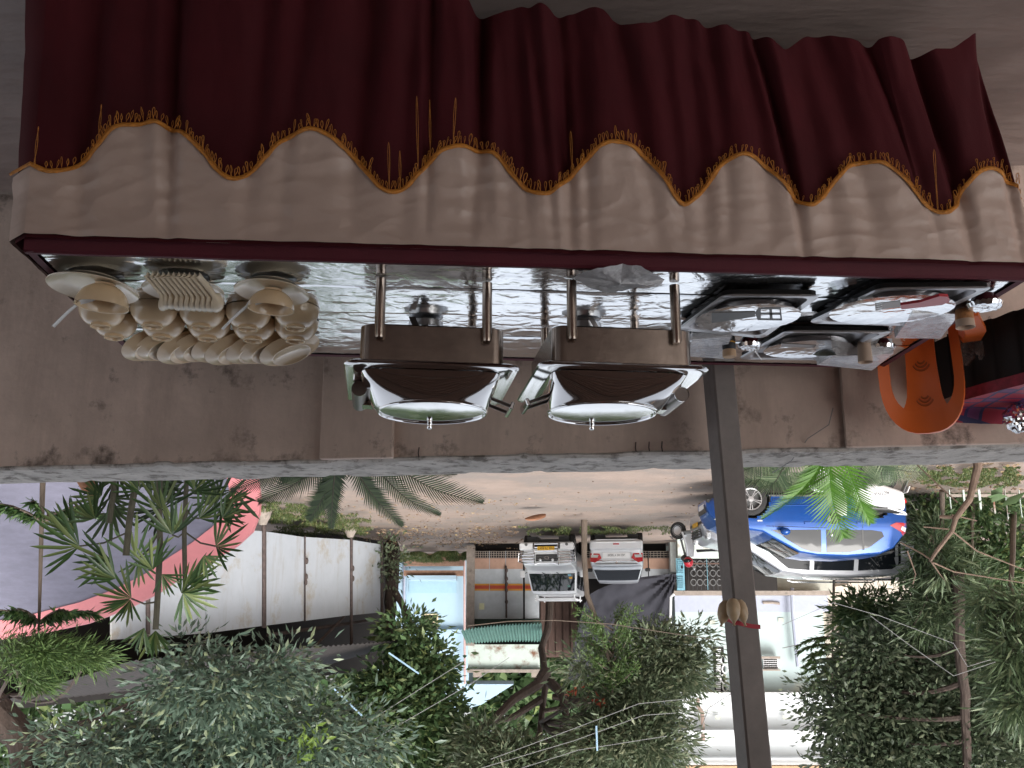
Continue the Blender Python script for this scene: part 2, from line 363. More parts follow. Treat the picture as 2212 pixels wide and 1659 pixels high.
# ================================================================ the setting
def terrain_z(x, y):
    z = G
    if y > 17: z += .0
    if x < -7 and y < 16: z += .12 * fbm(x * .3, y * .3)
    return z
def sheet(name, x0, x1, y0, y1, nx, ny, zf, m, bottom=None):
    mb = MB(); mb.grid(lambda u, v: (x0 + (x1 - x0) * u, y0 + (y1 - y0) * v, zf(x0 + (x1 - x0) * u, y0 + (y1 - y0) * v)), nx, ny)
    return tag(mb.build(name, m), kind='structure')
tag(MB().box2((-6, -8.2, -1.3), (6, 3.60, -.012)).build('terrace_slab', K['conc'], smooth=False), kind='structure')
def floor_z(x, y):
    rid = 0
    q = fbm(x * 1.3 + 5, y * 4) * .006 + abs(fbm(x * 3 + y * 2, y * 7 - x)) * .010
    return q * (1 if abs(x) > .9 else .4)
sheet('terrace_floor', -5.9, 5.9, -7.98, 3.54, 420, 360, floor_z, K['floor'])
sheet("lane", -150, 150, 2.95, 260, 150, 130, lambda x, y: G - .02 * max(0, y - 15) + .02 * fbm(x * .5, y * .5), K["dirt"])
# ---------------------------------------------------------------- parapet wall
WA = math.atan(.132); WY, WT = 3.57, .995
def wall_w(u, d, z):                                 # u along the wall, d outwards
    return Vector((u * math.cos(WA) - d * math.sin(WA), WY + u * math.sin(WA) + d * math.cos(WA), z))
def wall_u(px, py=1000):                             # where a picture column meets the wall's near face
    d = ray(px, py); a = Vector((math.cos(WA), math.sin(WA))); n = Vector((-math.sin(WA), math.cos(WA)))
    t = (WY * n.y) / (d.x * n.x + d.y * n.y); p = Vector((d.x * t, d.y * t)); return (p - Vector((0, WY))).dot(a)
wall = thing('parapet_wall', 'tan plastered parapet wall with worn grey coping behind the table', 'wall', (0, WY, 0), WA)
MB().box2((-5.5, 0, -1.3), (5.5, .31, WT - .016)).build('wall_face', K['wall'], wall, False)
def coping(u, v):
    prof = [(d_, z_ + WT - .945) for d_, z_ in ((-.003, .928), (-.005, .934), (.004, .942), (.07, .946), (.16, .945), (.25, .946), (.322, .940), (.328, .92), (.326, .893))]
    i = min(int(v * 8 + .5), 8); x = -5.5 + 11 * u; d, z = prof[i]
    return (x, d + .004 * fbm(x * 6, d * 20), z + .005 * fbm(x * 5, d * 9 + 3) - (.006 if noise.noise((x * 9, d * 12, 1)) > .28 else 0))
MB().grid(coping, 500, 8).build('coping', K['coping'], wall)
for (a, b, pr) in ((695, 851, .030), (1828, 2300, .022)):
    ua, ub = wall_u(a), wall_u(b)
    MB().box2((ub, -pr, 0), (ua, -.002, WT - .012), .003).build('pier', K['wall'], wall, False)
for pxs in (905, 1375, 1404, 1432):
    u = wall_u(pxs); w = MB(); w.tube([(u, -.004, WT - .015), (u + .002, -.006, WT - .03), (u, -.004, WT - .05)], .0022, 5); w.build('nail', K['rust'], wall)
lw = MB(); lw.tube([wall_w(wall_u(1800, 935), -.03, .85) + Vector((0, 0, .0)), wall_w(wall_u(1790, 945), -.02, .905), wall_w(wall_u(1745, 975), -.02, .95), wall_w(wall_u(1718, 1000), .10, 1.005), wall_w(wall_u(1690, 1010), .28, 1.015)], .0016, 5)
tag(lw.build('loose_wire', K['wire']), 'thin loose wire trailing over the wall beside the orange chair', 'wire')
# ---------------------------------------------------------------- roof over the terrace and the house behind
can = thing('canopy_roof', 'brown corrugated canopy roof over the buffet terrace', 'roof', (0, 0, 0))
def corr(x0, x1, y0, y1, z0, z1, n, amp, mname, parent, name='roof_sheet', along='x'):
    mb = MB()
    def fn(u, v):
        return (x0 + (x1 - x0) * u, y0 + (y1 - y0) * v, z0 + (z1 - z0) * v + amp * math.sin(2 * math.pi * n * (v if along == 'x' else u)))
    mb.grid(fn, 2 if along == 'x' else n * 8, n * 8 if along == 'x' else 2); return mb.build(name, K[mname], parent)
corr(-3.5, 4.4, -5.2, 3.75, 2.72, 2.94, 56, .012, 'canopy', can)
for yy in (-4.9, -3.6, -2.3, -1.1, .1, 1.3, 2.5, 3.5):
    MB().box2((-3.5, yy - .03, 2.61 + .0245 * (yy + 5.2)), (4.4, yy + .03, WY + .0245 * (yy + 5.2))).build('purlin', K['pole'], can, False)
back = thing('terrace_house', 'brown house wall behind the photographer', 'house', (0, -8.0, 0))
MB().box2((-7, -.2, -1.3), (7, 0, 4.3)).build('wall', K['backwall'], back, False)
MB().box2((-.9, .001, 0), (.9, .03, 2.0)).build('door', K['brown'], back, False)
cloth = MB(); cloth.grid(lambda u, v: (-.9 + 1.5 * u, -7.9 + .03 * math.sin(u * 25), .35 + 1.5 * v), 30, 2)
bn = thing('reflection_cloth', 'unseen red and yellow cloth added for its reflection in the chafing lids', 'reflection_cloth', (0, -7.9, 0))  # out of view, added only to give the lids a red and yellow reflection
cloth.build('cloth', K['red'], bn, ws=True)
MB().box2((-.95, -7.88, 1.84), (.65, -7.85, 1.98)).build('border', K['yellow'], bn, False, ws=True)
MB().box2((-.95, -7.88, .25), (.65, -7.85, .39)).build('border', K['yellow'], bn, False, ws=True)
# ---------------------------------------------------------------- steel post with balloons
pole = thing('steel_post', 'brown square steel post rising beside the orange chair', 'post', (-.652, 3.33, 0)); PT = Matrix.Rotation(R(-2.3), 4, 'Y') @ Matrix.Rotation(R(-16), 4, 'Z')
pole.rotation_euler = PT.to_euler()
MB().box2((-.04, -.04, 0), (.04, .04, 2.80), .006).build('shaft', K['pole'], pole, False)
MB().box2((-.075, -.075, .0), (.075, .075, .01)).build('base_plate', K['pole'], pole, False)
def pole_pt(px, py): return pY(px, py, 3.27)
bal = thing('balloon_cluster', 'three beige balloons tied to the brown post with red ribbon', 'balloons', pole_pt(1588, 1345))
bc = pole_pt(1588, 1345)
for i, (px, py, dy, tilt) in enumerate(((1579, 1319, -.035, 0), (1600, 1320, -.005, -14), (1564, 1322, -.005, 16))):
    c = pole_pt(px, py); c.y += dy; s = scl(3.27, c.z)
    Mx = Euler((0, R(tilt), 0)).to_matrix(); mb = MB()
    mb.lathe([(.002, -.036), (.012, -.033), (.020, -.020), (.0215, -.003), (.0195, .012), (.013, .026), (.006, .034), (.003, .040), (.005, .046), (.0, .046)], (0, 0, 0), 20, Mx)
    mb.v = [tuple(Vector(v) + c) for v in mb.v]
    mb.build('balloon', K['balloon'], bal, ws=True)
rb = thing('red_ribbon', 'red ribbon knotted round the brown post under the balloons', 'ribbon', (-.652 - .0402 * bc.z, 3.33, bc.z))
mb = MB()
def rib(u, v):
    a = 2 * math.pi * u; k = .0425 / max(abs(math.cos(a)), abs(math.sin(a)))
    x, y = k * math.cos(a), k * math.sin(a); ca, sa = math.cos(R(-16)), math.sin(R(-16))
    return (x * ca - y * sa, x * sa + y * ca, (v - .5) * .013 + .012 * math.cos(a + 2.4))
mb.grid(rib, 48, 1, True); mb.build('band', K['redcl'], rb)

# ================================================================ buildings across the lane
YB = 28.5
# pale blue house
hb = thing('blue_house', 'pale sky blue house seen between the white panels and the garage', 'house', pY(940, 1300, 33.5))
z0 = G - .1
def qb(x0, y0, x1, y1, Y, d, name, m, parent, bev=0, sm=False):
    mb = MB(); mb.qbox(x0, y0, x1, y1, Y, d, bev); return mb.build(name, K[m] if isinstance(m, str) else m, parent, sm, ws=True)
qb(820, 1190, 1012, 1478, 33.5, 5, 'wall', 'sky_wall', hb)
qb(836, 1205, 872, 1478, 33.2, .28, 'corner_strip', 'sky_wall', hb)
qb(872, 1360, 1012, 1366, 33.3, .18, 'ledge', 'sky_wall', hb)
gab = MB(); gab.prism([pY(760, 1478, 33.6), pY(1062, 1478, 33.6), pY(1100, 1540, 33.6), pY(1060, 1490, 33.6), pY(1120, 1452, 33.6)][:2] + [pY(1110, 1478, 33.6), pY(1040, 1522, 33.6), pY(760, 1600, 33.6)], (0, 4.5, 0)); gab.build('gable', K['sky_wall'], hb, False, ws=True)
ov = MB(); ov.qbox(880, 1243, 985, 1252, 32.2, 1.2); ov.build('porch_slab', K['sky_wall'], hb, False, ws=True)
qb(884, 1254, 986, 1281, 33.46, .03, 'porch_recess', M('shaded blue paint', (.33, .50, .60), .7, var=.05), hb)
qb(872, 1232, 1000, 1243, 32.3, .5, 'porch_skirt', M('brown stained band', (.26, .15, .10), .8, var=.25), hb)
wi = qb(911, 1326, 946, 1361, 33.44, .05, 'window', M('cream frame', (.66, .56, .36), .6), hb)
for (a, b, c, d) in ((914, 1329, 927, 1342), (930, 1329, 943, 1342), (914, 1345, 927, 1358), (930, 1345, 943, 1358)):
    mb = MB(); mb.qbox(a, b, c, d, 33.43, .02); place(mb.mesh('pane', K['glass'], False), 'pane', wi, True)
for x in (873, 1003): 
    mb = MB(); mb.tube([pY(x, 1200, 33.1), pY(x + 1, 1478, 33.1)], .05, 6); mb.build('drain_pipe', K['pink' if x > 900 else 'bluegrey'] if x < 900 else M('pink pipe', (.52, .36, .34), .6), hb, ws=True)
qb(832, 1208, 848, 1272, 32.6, .7, 'tank_box', 'navy', hb)
# low planter in front
pl = thing('planter_wall', 'low brown kerb wall with grass in front of the blue house', 'wall', pg(940, 1200))
qb(874, 1196, 1002, 1222, 31.8, .3, 'kerb', M('brown kerb', (.28, .17, .12), .9, var=.25), pl)
# garage with painted metal gates
ga = thing('garage', 'garage with grey and peach painted metal gates and rusty parapet', 'garage', pg(1090, 1180))
qb(1008, 1178, 1024, 1395, YB - .15, .5, 'pillar', 'conc', ga)
qb(1446, 1140, 1462, 1235, YB - .3, .5, 'pillar', M('pale pillar', (.58, .62, .60), .8, var=.08), ga)
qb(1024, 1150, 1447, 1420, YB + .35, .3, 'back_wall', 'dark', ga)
def gate_leaf(x0, x1, ytop, ybot, first):
    d = qb(x0, ybot, x1, ytop, YB, .05, 'gate_leaf', 'door_g', ga)
    def sub(a, b, c, e, Y, dd, name, m):
        mb = MB(); mb.qbox(a, b, c, e, Y, dd); return place(mb.mesh(name, K[m], False), name, d, True)
    sub(x0 + .6, 1206, x1 - .6, 1229, YB - .012, .011, 'painted_band', 'peach')
    if first:
        sub(x0 + .6, 1261, x1 - .6, 1276, YB - .012, .011, 'yellow_stripe', 'yellow'); sub(x0 + .6, 1264.5, x1 - .6, 1272, YB - .02, .007, 'red_stripe', 'redst')
    for k in range(6):
        xx = x0 + 1 + (x1 - x0 - 2) * (k + .5) / 6
        sub(xx - .6, 1191, xx + .6, 1205, YB - .02, .015, 'vent_bar', 'conc')
    for yy in (1191, 1195.5, 1200, 1205): sub(x0 + .6, yy - .45, x1 - .6, yy + .45, YB - .024, .015, 'vent_rail', 'conc')
    qb(x0 + .5, 1190, x1 - .5, 1206, YB - .006, .005, 'vent_gap', 'dark', ga)
    return d
for (a, b) in ((1024.5, 1057), (1057.6, 1092), (1092.6, 1130), (1133.6, 1165)): gate_leaf(a, b, 1337, 1190, True)
for (a, b) in ((1255, 1300), (1300.6, 1350), (1350.6, 1400), (1400.6, 1446)): gate_leaf(a, b, 1250, 1190, False)
mb = MB(); mb.tube([pY(1093, 1222, YB - .05), pY(1094, 1335, YB - .05)], .035, 6); 
for yy in (1232, 1250, 1262, 1275, 1300): mb.ball(pY(1094, yy, YB - .08), (.06, .05, .09), 8, 5)
mb.build('bolt_rod', K['rust'], ga, ws=True)
qb(1035, 1303, 1046, 1317, YB - .012, .01, 'paper_notice', M('yellowed notice', (.62, .62, .40), .8), ga)
qb(1024, 1338, 1166, 1362, YB - .05, .25, 'lintel_board', 'dgreen', ga)
aw = thing('corrugated_awning', 'sagging teal corrugated awning over the garage gate', 'awning', pY(1080, 1370, YB - .5))
A0, A1, B0, B1 = pY(995, 1361, YB - 1.3), pY(1170, 1347, YB - 1.3), pY(1008, 1391, YB - .1), pY(1172, 1386, YB - .1)
mb = MB()
def awf(u, v):
    a = A0.lerp(A1, u); b = B0.lerp(B1, u); p = a.lerp(b, v); p.z += .035 * math.sin(u * 2 * math.pi * 26) - .05 * math.sin(u * math.pi); return p
mb.grid(awf, 208, 3); mb.build('awning_sheet', K['teal'], aw, ws=True)
qb(1011, 1392, 1166, 1447, YB - .05, .35, 'parapet', 'rusty_w', ga)
qb(1008, 1446, 1168, 1453, YB - .2, .6, 'parapet_cap', 'conc', ga)
qb(1022, 1453, 1040, 1463, YB - .1, .4, 'stub', 'conc', ga); qb(1148, 1453, 1166, 1463, YB - .1, .4, 'stub', 'conc', ga)
qb(1166, 1290, 1248, 1420, YB + .1, .3, 'brown_boards', 'brown', ga)
for k in range(5):
    qb(1168 + k * 16, 1292, 1182 + k * 16, 1418, YB + .04, .05, 'plank', 'brown', ga)
# dark tarpaulin hung over the sedan's bay
tp = thing('tarpaulin', 'charcoal tarpaulin hung over the parking bay of the silver sedan', 'tarpaulin', pY(1380, 1300, 27.0))
top = [(1215, 1432), (1470, 1448)]; 
mb = MB()
def tpf(u, v):
    x = 1262 + (1462 - 1262) * u - 40 * v; yb = 1302 - 62 * (1 - (1 - u) ** 1.7) ** .55 * 1.0; yt = 1470
    if u < .02: yb = 1302
    y = yb + (yt - yb) * v
    f = .10 * math.sin(9 * (u * .6 + (1 - v) * .9)) * (1 - v) + .10 * fbm(u * 3, v * 3)
    r = math.atan2(1 - u, max(.001, v)); f += .09 * math.sin(16 * r) * math.exp(-2.2 * (v + (1 - u)))
    return pY(x, y, 27.0 + f + .6 * v)
mb.grid(tpf, 60, 40); mb.build('sheet', K['tarp'], tp, ws=True)
ap = thing('tarp_post', 'thin white post at the edge of the charcoal tarpaulin', 'post', pY(1452, 1280, 26.7))
mb = MB(); mb.tube([pY(1456, 1283, 26.7), pY(1449, 1290, 26.7), pY(1447, 1400, 26.7)], .045, 6); mb.build('shaft', K['white'], ap, ws=True)
# mint and white apartment block
mh = thing('white_apartment_block', 'white and mint apartment block with ledges behind the brown post', 'apartment block', pg(1600, 1130))
YM = 28.0
qb(1455, 1110, 1800, 1275, YM + .35, 4, 'ground_storey', M('cream ground storey', (.42, .42, .36), .8, var=.1), mh)
qb(1457, 1284, 1790, 1500, YM, 5, 'wall', 'mint', mh)
qb(1457, 1285, 1790, 1322, YM - .02, .018, 'painted_band', 'bluegrey', mh)
qb(1450, 1276, 1795, 1285, YM - .45, 1.0, 'ledge', 'conc', mh)
qb(1462, 1500, 1840, 1581, YM + .12, 5, 'wall', 'mint_w', mh); qb(1440, 1496, 1840, 1503, YM - .5, 1.2, 'ledge', 'mint_w', mh)
qb(1470, 1581, 1840, 1760, YM + .3, 5, 'wall', 'mint_w', mh); qb(1462, 1578, 1840, 1584, YM - .3, 1.0, 'ledge', 'mint_w', mh)
qb(1470, 1638, 1840, 1643, YM - .1, .6, 'ledge', 'mint_w', mh)
qb(1470, 1655, 1840, 1672, YM - .25, .4, 'sill_band', M('tan band', (.45, .30, .17), .8), mh)
gr = qb(1540, 1398, 1568, 1498, YM - .03, .025, 'balcony_opening', 'dark', mh)
for (a, b) in ((1446, 1452), (1471, 1477), (1489, 1493)):
    pass
def sub3(par, top_, a, b, c, e, Y, dd, name, m):
    mb = MB(); mb.qbox(a, b, c, e, Y, dd); return place(mb.mesh(name, K[m], False), name, par, True)
for k in range(22): sub3(gr, mh, 1547, 1402 + k * 4.4, 1557, 1404.4 + k * 4.4, YM - .1, .05, 'louver_slat', 'white')
for (cx, cy) in ((1563, 1425), (1566, 1445), (1563, 1466), (1567, 1484)):
    mb = MB(); mb.tube([pY(cx + 6 * math.cos(t * .6), cy + 9 * math.sin(t * .6), YM - .08) for t in range(11)], .03, 5); place(mb.mesh('scroll', K['white']), 'scroll', gr, True)
w2 = qb(1492, 1460, 1520, 1499, YM - .03, .025, 'balcony_opening', 'dark', mh)
for k in range(5): sub3(w2, mh, 1493 + k * 5.5, 1462, 1495 + k * 5.5, 1498, YM - .07, .03, 'rail_bar', 'white')
wv = qb(1648, 1422, 1682, 1446, YM - .06, .05, 'window', 'white', mh)
sub3(wv, mh, 1650, 1424, 1680, 1444, YM - .075, .012, 'pane', 'dark')
for k in range(7): sub3(wv, mh, 1651.5 + k * 4, 1424, 1652.6 + k * 4, 1444, YM - .09, .012, 'bar', 'white')
for k in range(5): sub3(wv, mh, 1650, 1426.5 + k * 4, 1680, 1427.5 + k * 4, YM - .095, .012, 'bar', 'white')
qb(1645, 1418, 1686, 1423, YM - .35, .35, 'window_hood', 'conc', mh); qb(1645, 1446, 1686, 1449, YM - .2, .2, 'window_sill', 'conc', mh)
for (a, b) in ((1533, 1340), (1681, 1335), (1545, 1545), (1690, 1545)): qb(a, b, a + 12, b + 9, YM - .03, .025, 'vent_block', M('vent block', (.50, .52, .46), .8), mh)
mb = MB(); mb.tube([pY(1711, 1270, YM - .25), pY(1713, 1330, YM - .25), pY(1724, 1440, YM - .25)], .075, 8); mb.build('drain_pipe', K['bluegrey'], mh, ws=True)
mb = MB(); mb.tube([pY(1507, 1508, YM - .1), pY(1508, 1525, YM - .1), pY(1517, 1540, YM - .1), pY(1519, 1600, YM - .2)], .07, 8); mb.build('drain_pipe', M('brown pipe', (.30, .22, .18), .7), mh, ws=True)
mb = MB(); mb.tube([pY(1648, 1302, YM - .05), pY(1670, 1302, YM - .05), pY(1684, 1304, YM - .05)], .05, 6); mb.build('broken_pipe', K['conc'], mh, ws=True)
# ornate gate and louver shutter under it
gt = thing('ornate_gate', 'dark wrought iron gate with scrolls below the white apartment block', 'gate', pg(1530, 1140))
YG = 27.2
qb(1480, 1205, 1680, 1276, YG + .3, .1, 'backing', 'dark', gt)
for k in range(10): qb(1486 + k * 9, 1207, 1488.2 + k * 9, 1274, YG, .04, 'bar', 'grille', gt)
for i in range(6):
    for j in range(3):
        mb = MB(); c = pY(1498 + i * 14, 1218 + j * 20, YG - .03)
        mb.tube([(c.x + .10 * math.cos(a * .7), c.y, c.z + .11 * math.sin(a * .7)) for a in range(10)], .02, 5, False); mb.build('scroll', K['gplas'], gt, ws=True)
qb(1526, 1206, 1530, 1274, YG - .06, .05, 'stile', 'blue_l', gt); qb(1481, 1216, 1600, 1219, YG - .05, .04, 'rail', 'brown', gt)
ls = thing('louver_shutter', 'light blue louvered shutter beside the dark iron gate', 'shutter', pg(1468, 1200))
fr = MB(); fr.qbox(1460, 1206, 1480, 1275, YG - .15, .05); fr.build('frame', K['blue_l'], ls, False, ws=True)
for k in range(14):
    y = 1209.5 + k * 4.6
    if abs(y - 1242) < 2.4: continue
    qb(1463.5, y, 1477, y + 2.3, YG - .19, .045, 'slat', 'blue_l', ls)
lowwall = thing('low_white_wall', 'pale low wall behind the parked silver car', 'wall', pg(1500, 1160))
qb(1462, 1135, 1640, 1206, YG - .05, .2, 'face', 'rusty_w', lowwall)
# stepped cream building further left in the trees
cb = thing('cream_stair_house', 'cream house with stair balustrade half hidden behind the trees', 'house', pY(1790, 1330, 27))
qb(1765, 1255, 1990, 1420, 29.2, 2, 'wall', M('cream wall', (.52, .47, .40), .8, var=.1), cb)
for k in range(5): qb(1790, 1316 + k * 14, 1846, 1324 + k * 14, 29.1, .09, 'window_band', 'conc', cb)
mb = MB(); mb.prism([pY(1740, 1276, 29), pY(1840, 1262, 29), pY(1840, 1285, 29), pY(1740, 1300, 29)], (0, .15, 0)); mb.build('stair_rail', M('cream rail', (.55, .47, .40), .8), cb, False, ws=True)
# ---------------------------------------------------------------- white sheet panels on posts with a shed roof
hl = thing('sheet_panel_shed', 'shed walled with tall white sheet panels between rusty posts', 'shed', pg(700, 1160))
def line_pt(px, py):                                  # on the slanting panel line
    d = ray(px, py); a = Vector((6.25, 26.6)); b = Vector((4.02, 32.65)); t = (b - a)
    den = d.x * t.y - d.y * t.x; k = (a.x * t.y - a.y * t.x) / den
    return d * k + Vector((0, 0, CAM_Z))
nrm = Vector((-6.05, -2.23, 0)).normalized()
cols = [(240, 1128, 1382), (317, 1132, 1377), (445, 1140, 1368), (568, 1147.5, 1352), (657, 1160, 1341), (757, 1166, 1329), (823, 1176, 1323)]
for (a, b) in zip(cols[:-1], cols[1:]):
    q = [line_pt(a[0] + 1.2, a[1]), line_pt(b[0] - 1.2, b[1]), line_pt(b[0] - 1.2, b[2]), line_pt(a[0] + 1.2, a[2])]
    mb = MB(); mb.prism(q, -nrm * .04); mb.build('sheet_panel', K['panel'], hl, False, ws=True)
for (x, y0, y1, w) in ((568, 1126, 1356, .06), (757, 1150, 1400, .045), (317, 1120, 1384, .05), (823, 1172, 1395, .04), (657, 1158, 1342, .02)):
    mb = MB(); p = line_pt(x, y0) + nrm * .03; q = line_pt(x, y1) + nrm * .03; mb.tube([p, q], w, 6); mb.build('post', K['rust'], hl, ws=True)
for (x, y) in ((659, 1212), (658, 1246), (657, 1258), (759, 1228), (759, 1250)):
    mb = MB(); c = line_pt(x, y) + nrm * .05; mb.ball(c, (.05, .05, .09), 8, 5); mb.build('latch', K['rust'], hl, ws=True)
for (x, y0) in ((568, 1118), (757, 1146)):
    c = line_pt(x, y0 + 6); mb = MB(); mb.lathe([(.0, .28), (.09, .27), (.17, .1), (.24, -.12)], (c.x, c.y, c.z - .15), 10); mb.build('footing', K['conc'], hl, ws=True)
rl = MB(); rl.tube([line_pt(600, 1372) - nrm * .3, line_pt(823, 1340) - nrm * .3], .05, 6); rl.tube([line_pt(757, 1332) - nrm * .2, line_pt(690, 1400) - nrm * .2], .04, 6); rl.build('truss', K['rust'], hl, ws=True)
q0, q1 = line_pt(300, 1384), line_pt(823, 1345)
rf = MB()
e = [line_pt(200, 1428) + nrm * .9, pY(902, 1381, 23.0), line_pt(823, 1392) - nrm * 3.0 + Vector((0, 0, .9)), line_pt(200, 1440) - nrm * 3.0 + Vector((0, 0, .9))]
def rff(u, v):
    p = e[0].lerp(e[1], u).lerp(e[3].lerp(e[2], u), v); p.z += .02 * math.sin(u * 2 * math.pi * 50); return p
rf.grid(rff, 400, 2); rf.build('roof_sheet', K['shed'], hl, ws=True)
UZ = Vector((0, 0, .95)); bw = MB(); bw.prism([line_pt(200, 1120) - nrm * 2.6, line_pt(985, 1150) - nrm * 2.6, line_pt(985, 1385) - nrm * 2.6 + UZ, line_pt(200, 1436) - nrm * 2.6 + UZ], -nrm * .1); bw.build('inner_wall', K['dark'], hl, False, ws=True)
# ---------------------------------------------------------------- lilac oval board with a pink rim
ob = thing('oval_board', 'large oval lilac board with a wide pink rim behind the fan palm', 'board', pg(300, 1000))
YO = 10.5
out = [(-260, 1392), (-120, 1392), (0, 1382), (80, 1370), (188, 1347), (268, 1318), (336, 1284), (397, 1243), (455, 1212), (510, 1180), (545, 1148), (560, 1110), (562, 1075), (558, 1040), (545, 1000), (520, 960)]
inn = [(-260, 1352), (-120, 1350), (0, 1340), (74, 1326), (172, 1301), (250, 1272), (316, 1238), (368, 1202), (415, 1172), (456, 1140), (484, 1114), (496, 1088), (496, 1062), (491, 1036), (480, 1002), (458, 966)]
bot = [(470, 960), (-260, 960)]
def lean(px, py): return pY(px, py, YO + .003 * (py - 1040))
mb = MB(); mb.prism([lean(*p) + Vector((0, .03, 0)) for p in inn + [(-260, 960)]][::-1], (0, .06, 0)); mb.build('sheet', K['lilac'], ob, False, ws=True)
mb = MB(); n = len(out)
vs = [lean(*p) for p in out] + [lean(*p) for p in inn]; fs = [(i, i + 1, n + i + 1, n + i) for i in range(n - 1)]
mb.add(vs, fs); mb.add([v + Vector((0, .1, 0)) for v in vs], [f[::-1] for f in fs]); mb.add([v for v in vs[:n]] + [v + Vector((0, .1, 0)) for v in vs[:n]], [(i, n + i, n + i + 1, i + 1) for i in range(n - 1)])
mb.build('rim', K['pink'], ob, False, ws=True)
for px in (40, 330):
    mb = MB(); p = lean(px, 1060) + Vector((0, .25, 0)); q = Vector((p.x, p.y, G)); mb.tube([q, p], .05, 6); mb.build('prop', K['rust'], ob, ws=True)
# ================================================================ the buffet table
TA = math.atan(-.079); TO = Vector((0, 2.317, 0)); TZ = .75
e1 = Vector((math.cos(TA), math.sin(TA), 0)); e2 = Vector((-math.sin(TA), math.cos(TA), 0))
def tw(u, v, z): return TO + e1 * u + e2 * v + Vector((0, 0, z))
def tl(p): q = Vector(p) - TO; return Vector((q.dot(e1), q.dot(e2), p[2]))
def pf(px, py, v=-.014):                             # photo point on the table's front face
    d = ray(px, py); o = Vector((0, 0, CAM_Z)); t = ((TO + e2 * v) - o).dot(e2) / d.dot(e2); return tl(o + d * t)
U0, U1, V1 = -1.255, 1.100, .825
tb = thing('buffet_table', 'long buffet table dressed in maroon cloth and topped with foil', 'table', TO, TA)
MB().box2((U0 + .01, .01, .715), (U1 - .01, V1 - .01, .742)).build('tabletop', K['brown'], tb, False)
for u in (U0 + .30, U1 - .20):
    for v in (.30, V1 - .07):
        MB().tube([(u, v, 0), (u, v, .715)], .018, 8).build('leg', K['steel_d'], tb)
# foil in overlapping strips
for i, (v0, v1, dz) in enumerate(((-.004, .20, 0), (.18, .40, .0022), (.385, .61, .0005), (.59, .832, .0026))):
    def ff(u, v, v0=v0, v1=v1, dz=dz, i=i):
        x = U0 - .003 + (U1 - U0 + .006) * u; y = v0 + (v1 - v0) * v + .006 * fbm(x * 3, i * 7.0) * (1 if .01 < v else 0)
        z = .7465 + dz + .0010 * fbm(x * 3, y * 14, i) + .0010 * max(0, abs(fbm(x * 9 + y * 14, y * 26 - x * 5, i + 5)) - .25)
        if v < .001 or v > .999: z -= .0012
        return (x, y, z)
    MB().grid(ff, 420, 26).build('foil_strip', K['foil'], tb)
# maroon binding along the edge of the top
bd = thing('edge_binding', 'narrow maroon binding along the edge of the foil table top', 'binding', TO, TA)
def bind(u, v):
    x = U0 - .012 + (U1 - U0 + .024) * u; w = .0035 * fbm(x * 3, 1) 
    prof = [(.010, .7515), (-.006, .7535), (-.012, .7475), (-.0135, .735), (-.0155, .718 + w)]
    k = int(round(v * 4)); return (x, prof[k][0], prof[k][1] + .002 * fbm(x * 4, 9))
MB().grid(bind, 220, 4).build('front_edge', K['maroon_band'], bd)
for (uu, sg) in ((U0, -1), (U1, 1)):
    mb = MB(); mb.grid(lambda u, v: (uu + sg * [-.010, .006, .013, .014][int(round(v * 3))], -.012 + (V1 + .024) * u, [.7515, .7535, .745, .716][int(round(v * 3))] + .002 * fbm(u * 5, 2)), 60, 3)
    mb.build('side_edge', K['maroon_band'], bd)
mb = MB(); mb.grid(lambda u, v: (U0 - .012 + (U1 - U0 + .024) * u, V1 + [-.010, .006, .012, .013][int(round(v * 3))], [.7515, .7535, .745, .712][int(round(v * 3))]), 120, 3); mb.build('back_edge', K['maroon_band'], bd)
# scallop line from the photograph
sc_pts = [(16, 262), (27, 279), (36, 322), (54, 347), (100, 372), (132, 371), (172, 353), (215, 315), (251, 283), (308, 269), (340, 267), (376, 278), (412, 304), (448, 340), (473, 372), (498, 389), (522, 386), (545, 370), (576, 344), (612, 308), (647, 292), (672, 286), (708, 297), (740, 319), (769, 344), (798, 380), (819, 405), (844, 417), (873, 408), (902, 380), (934, 346), (970, 326), (1013, 319), (1050, 324), (1080, 342), (1116, 387), (1144, 412), (1177, 421), (1209, 405), (1241, 376), (1270, 347), (1302, 322), (1338, 313), (1377, 324), (1409, 351), (1438, 390), (1460, 426), (1481, 442), (1506, 428), (1535, 397), (1567, 358), (1599, 342), (1631, 342), (1660, 358), (1692, 390), (1724, 426), (1752, 446), (1781, 430), (1817, 390), (1853, 358), (1885, 353), (1928, 362), (1964, 394), (1996, 437), (2025, 460), (2050, 462), (2078, 440), (2100, 405), (2128, 380), (2157, 374), (2182, 387), (2215, 410)]
SP = sorted([(pf(*p, -.050).x, pf(*p, -.050).z) for p in sc_pts])
sx = np.array([p[0] for p in SP]); sz = np.array([p[1] for p in SP])
def scallop(u):
    i = int(np.clip(np.searchsorted(sx, u) - 1, 0, len(sx) - 2)); t = (u - sx[i]) / (sx[i + 1] - sx[i]); t = min(1, max(0, t))
    m = lambda k: ((sz[min(k + 1, len(sx) - 1)] - sz[max(k - 1, 0)]) / (sx[min(k + 1, len(sx) - 1)] - sx[max(k - 1, 0)]))
    h = sx[i + 1] - sx[i]; t2, t3 = t * t, t * t * t
    return (2 * t3 - 3 * t2 + 1) * sz[i] + (t3 - 2 * t2 + t) * h * m(i) + (-2 * t3 + 3 * t2) * sz[i + 1] + (t3 - t2) * h * m(i + 1)
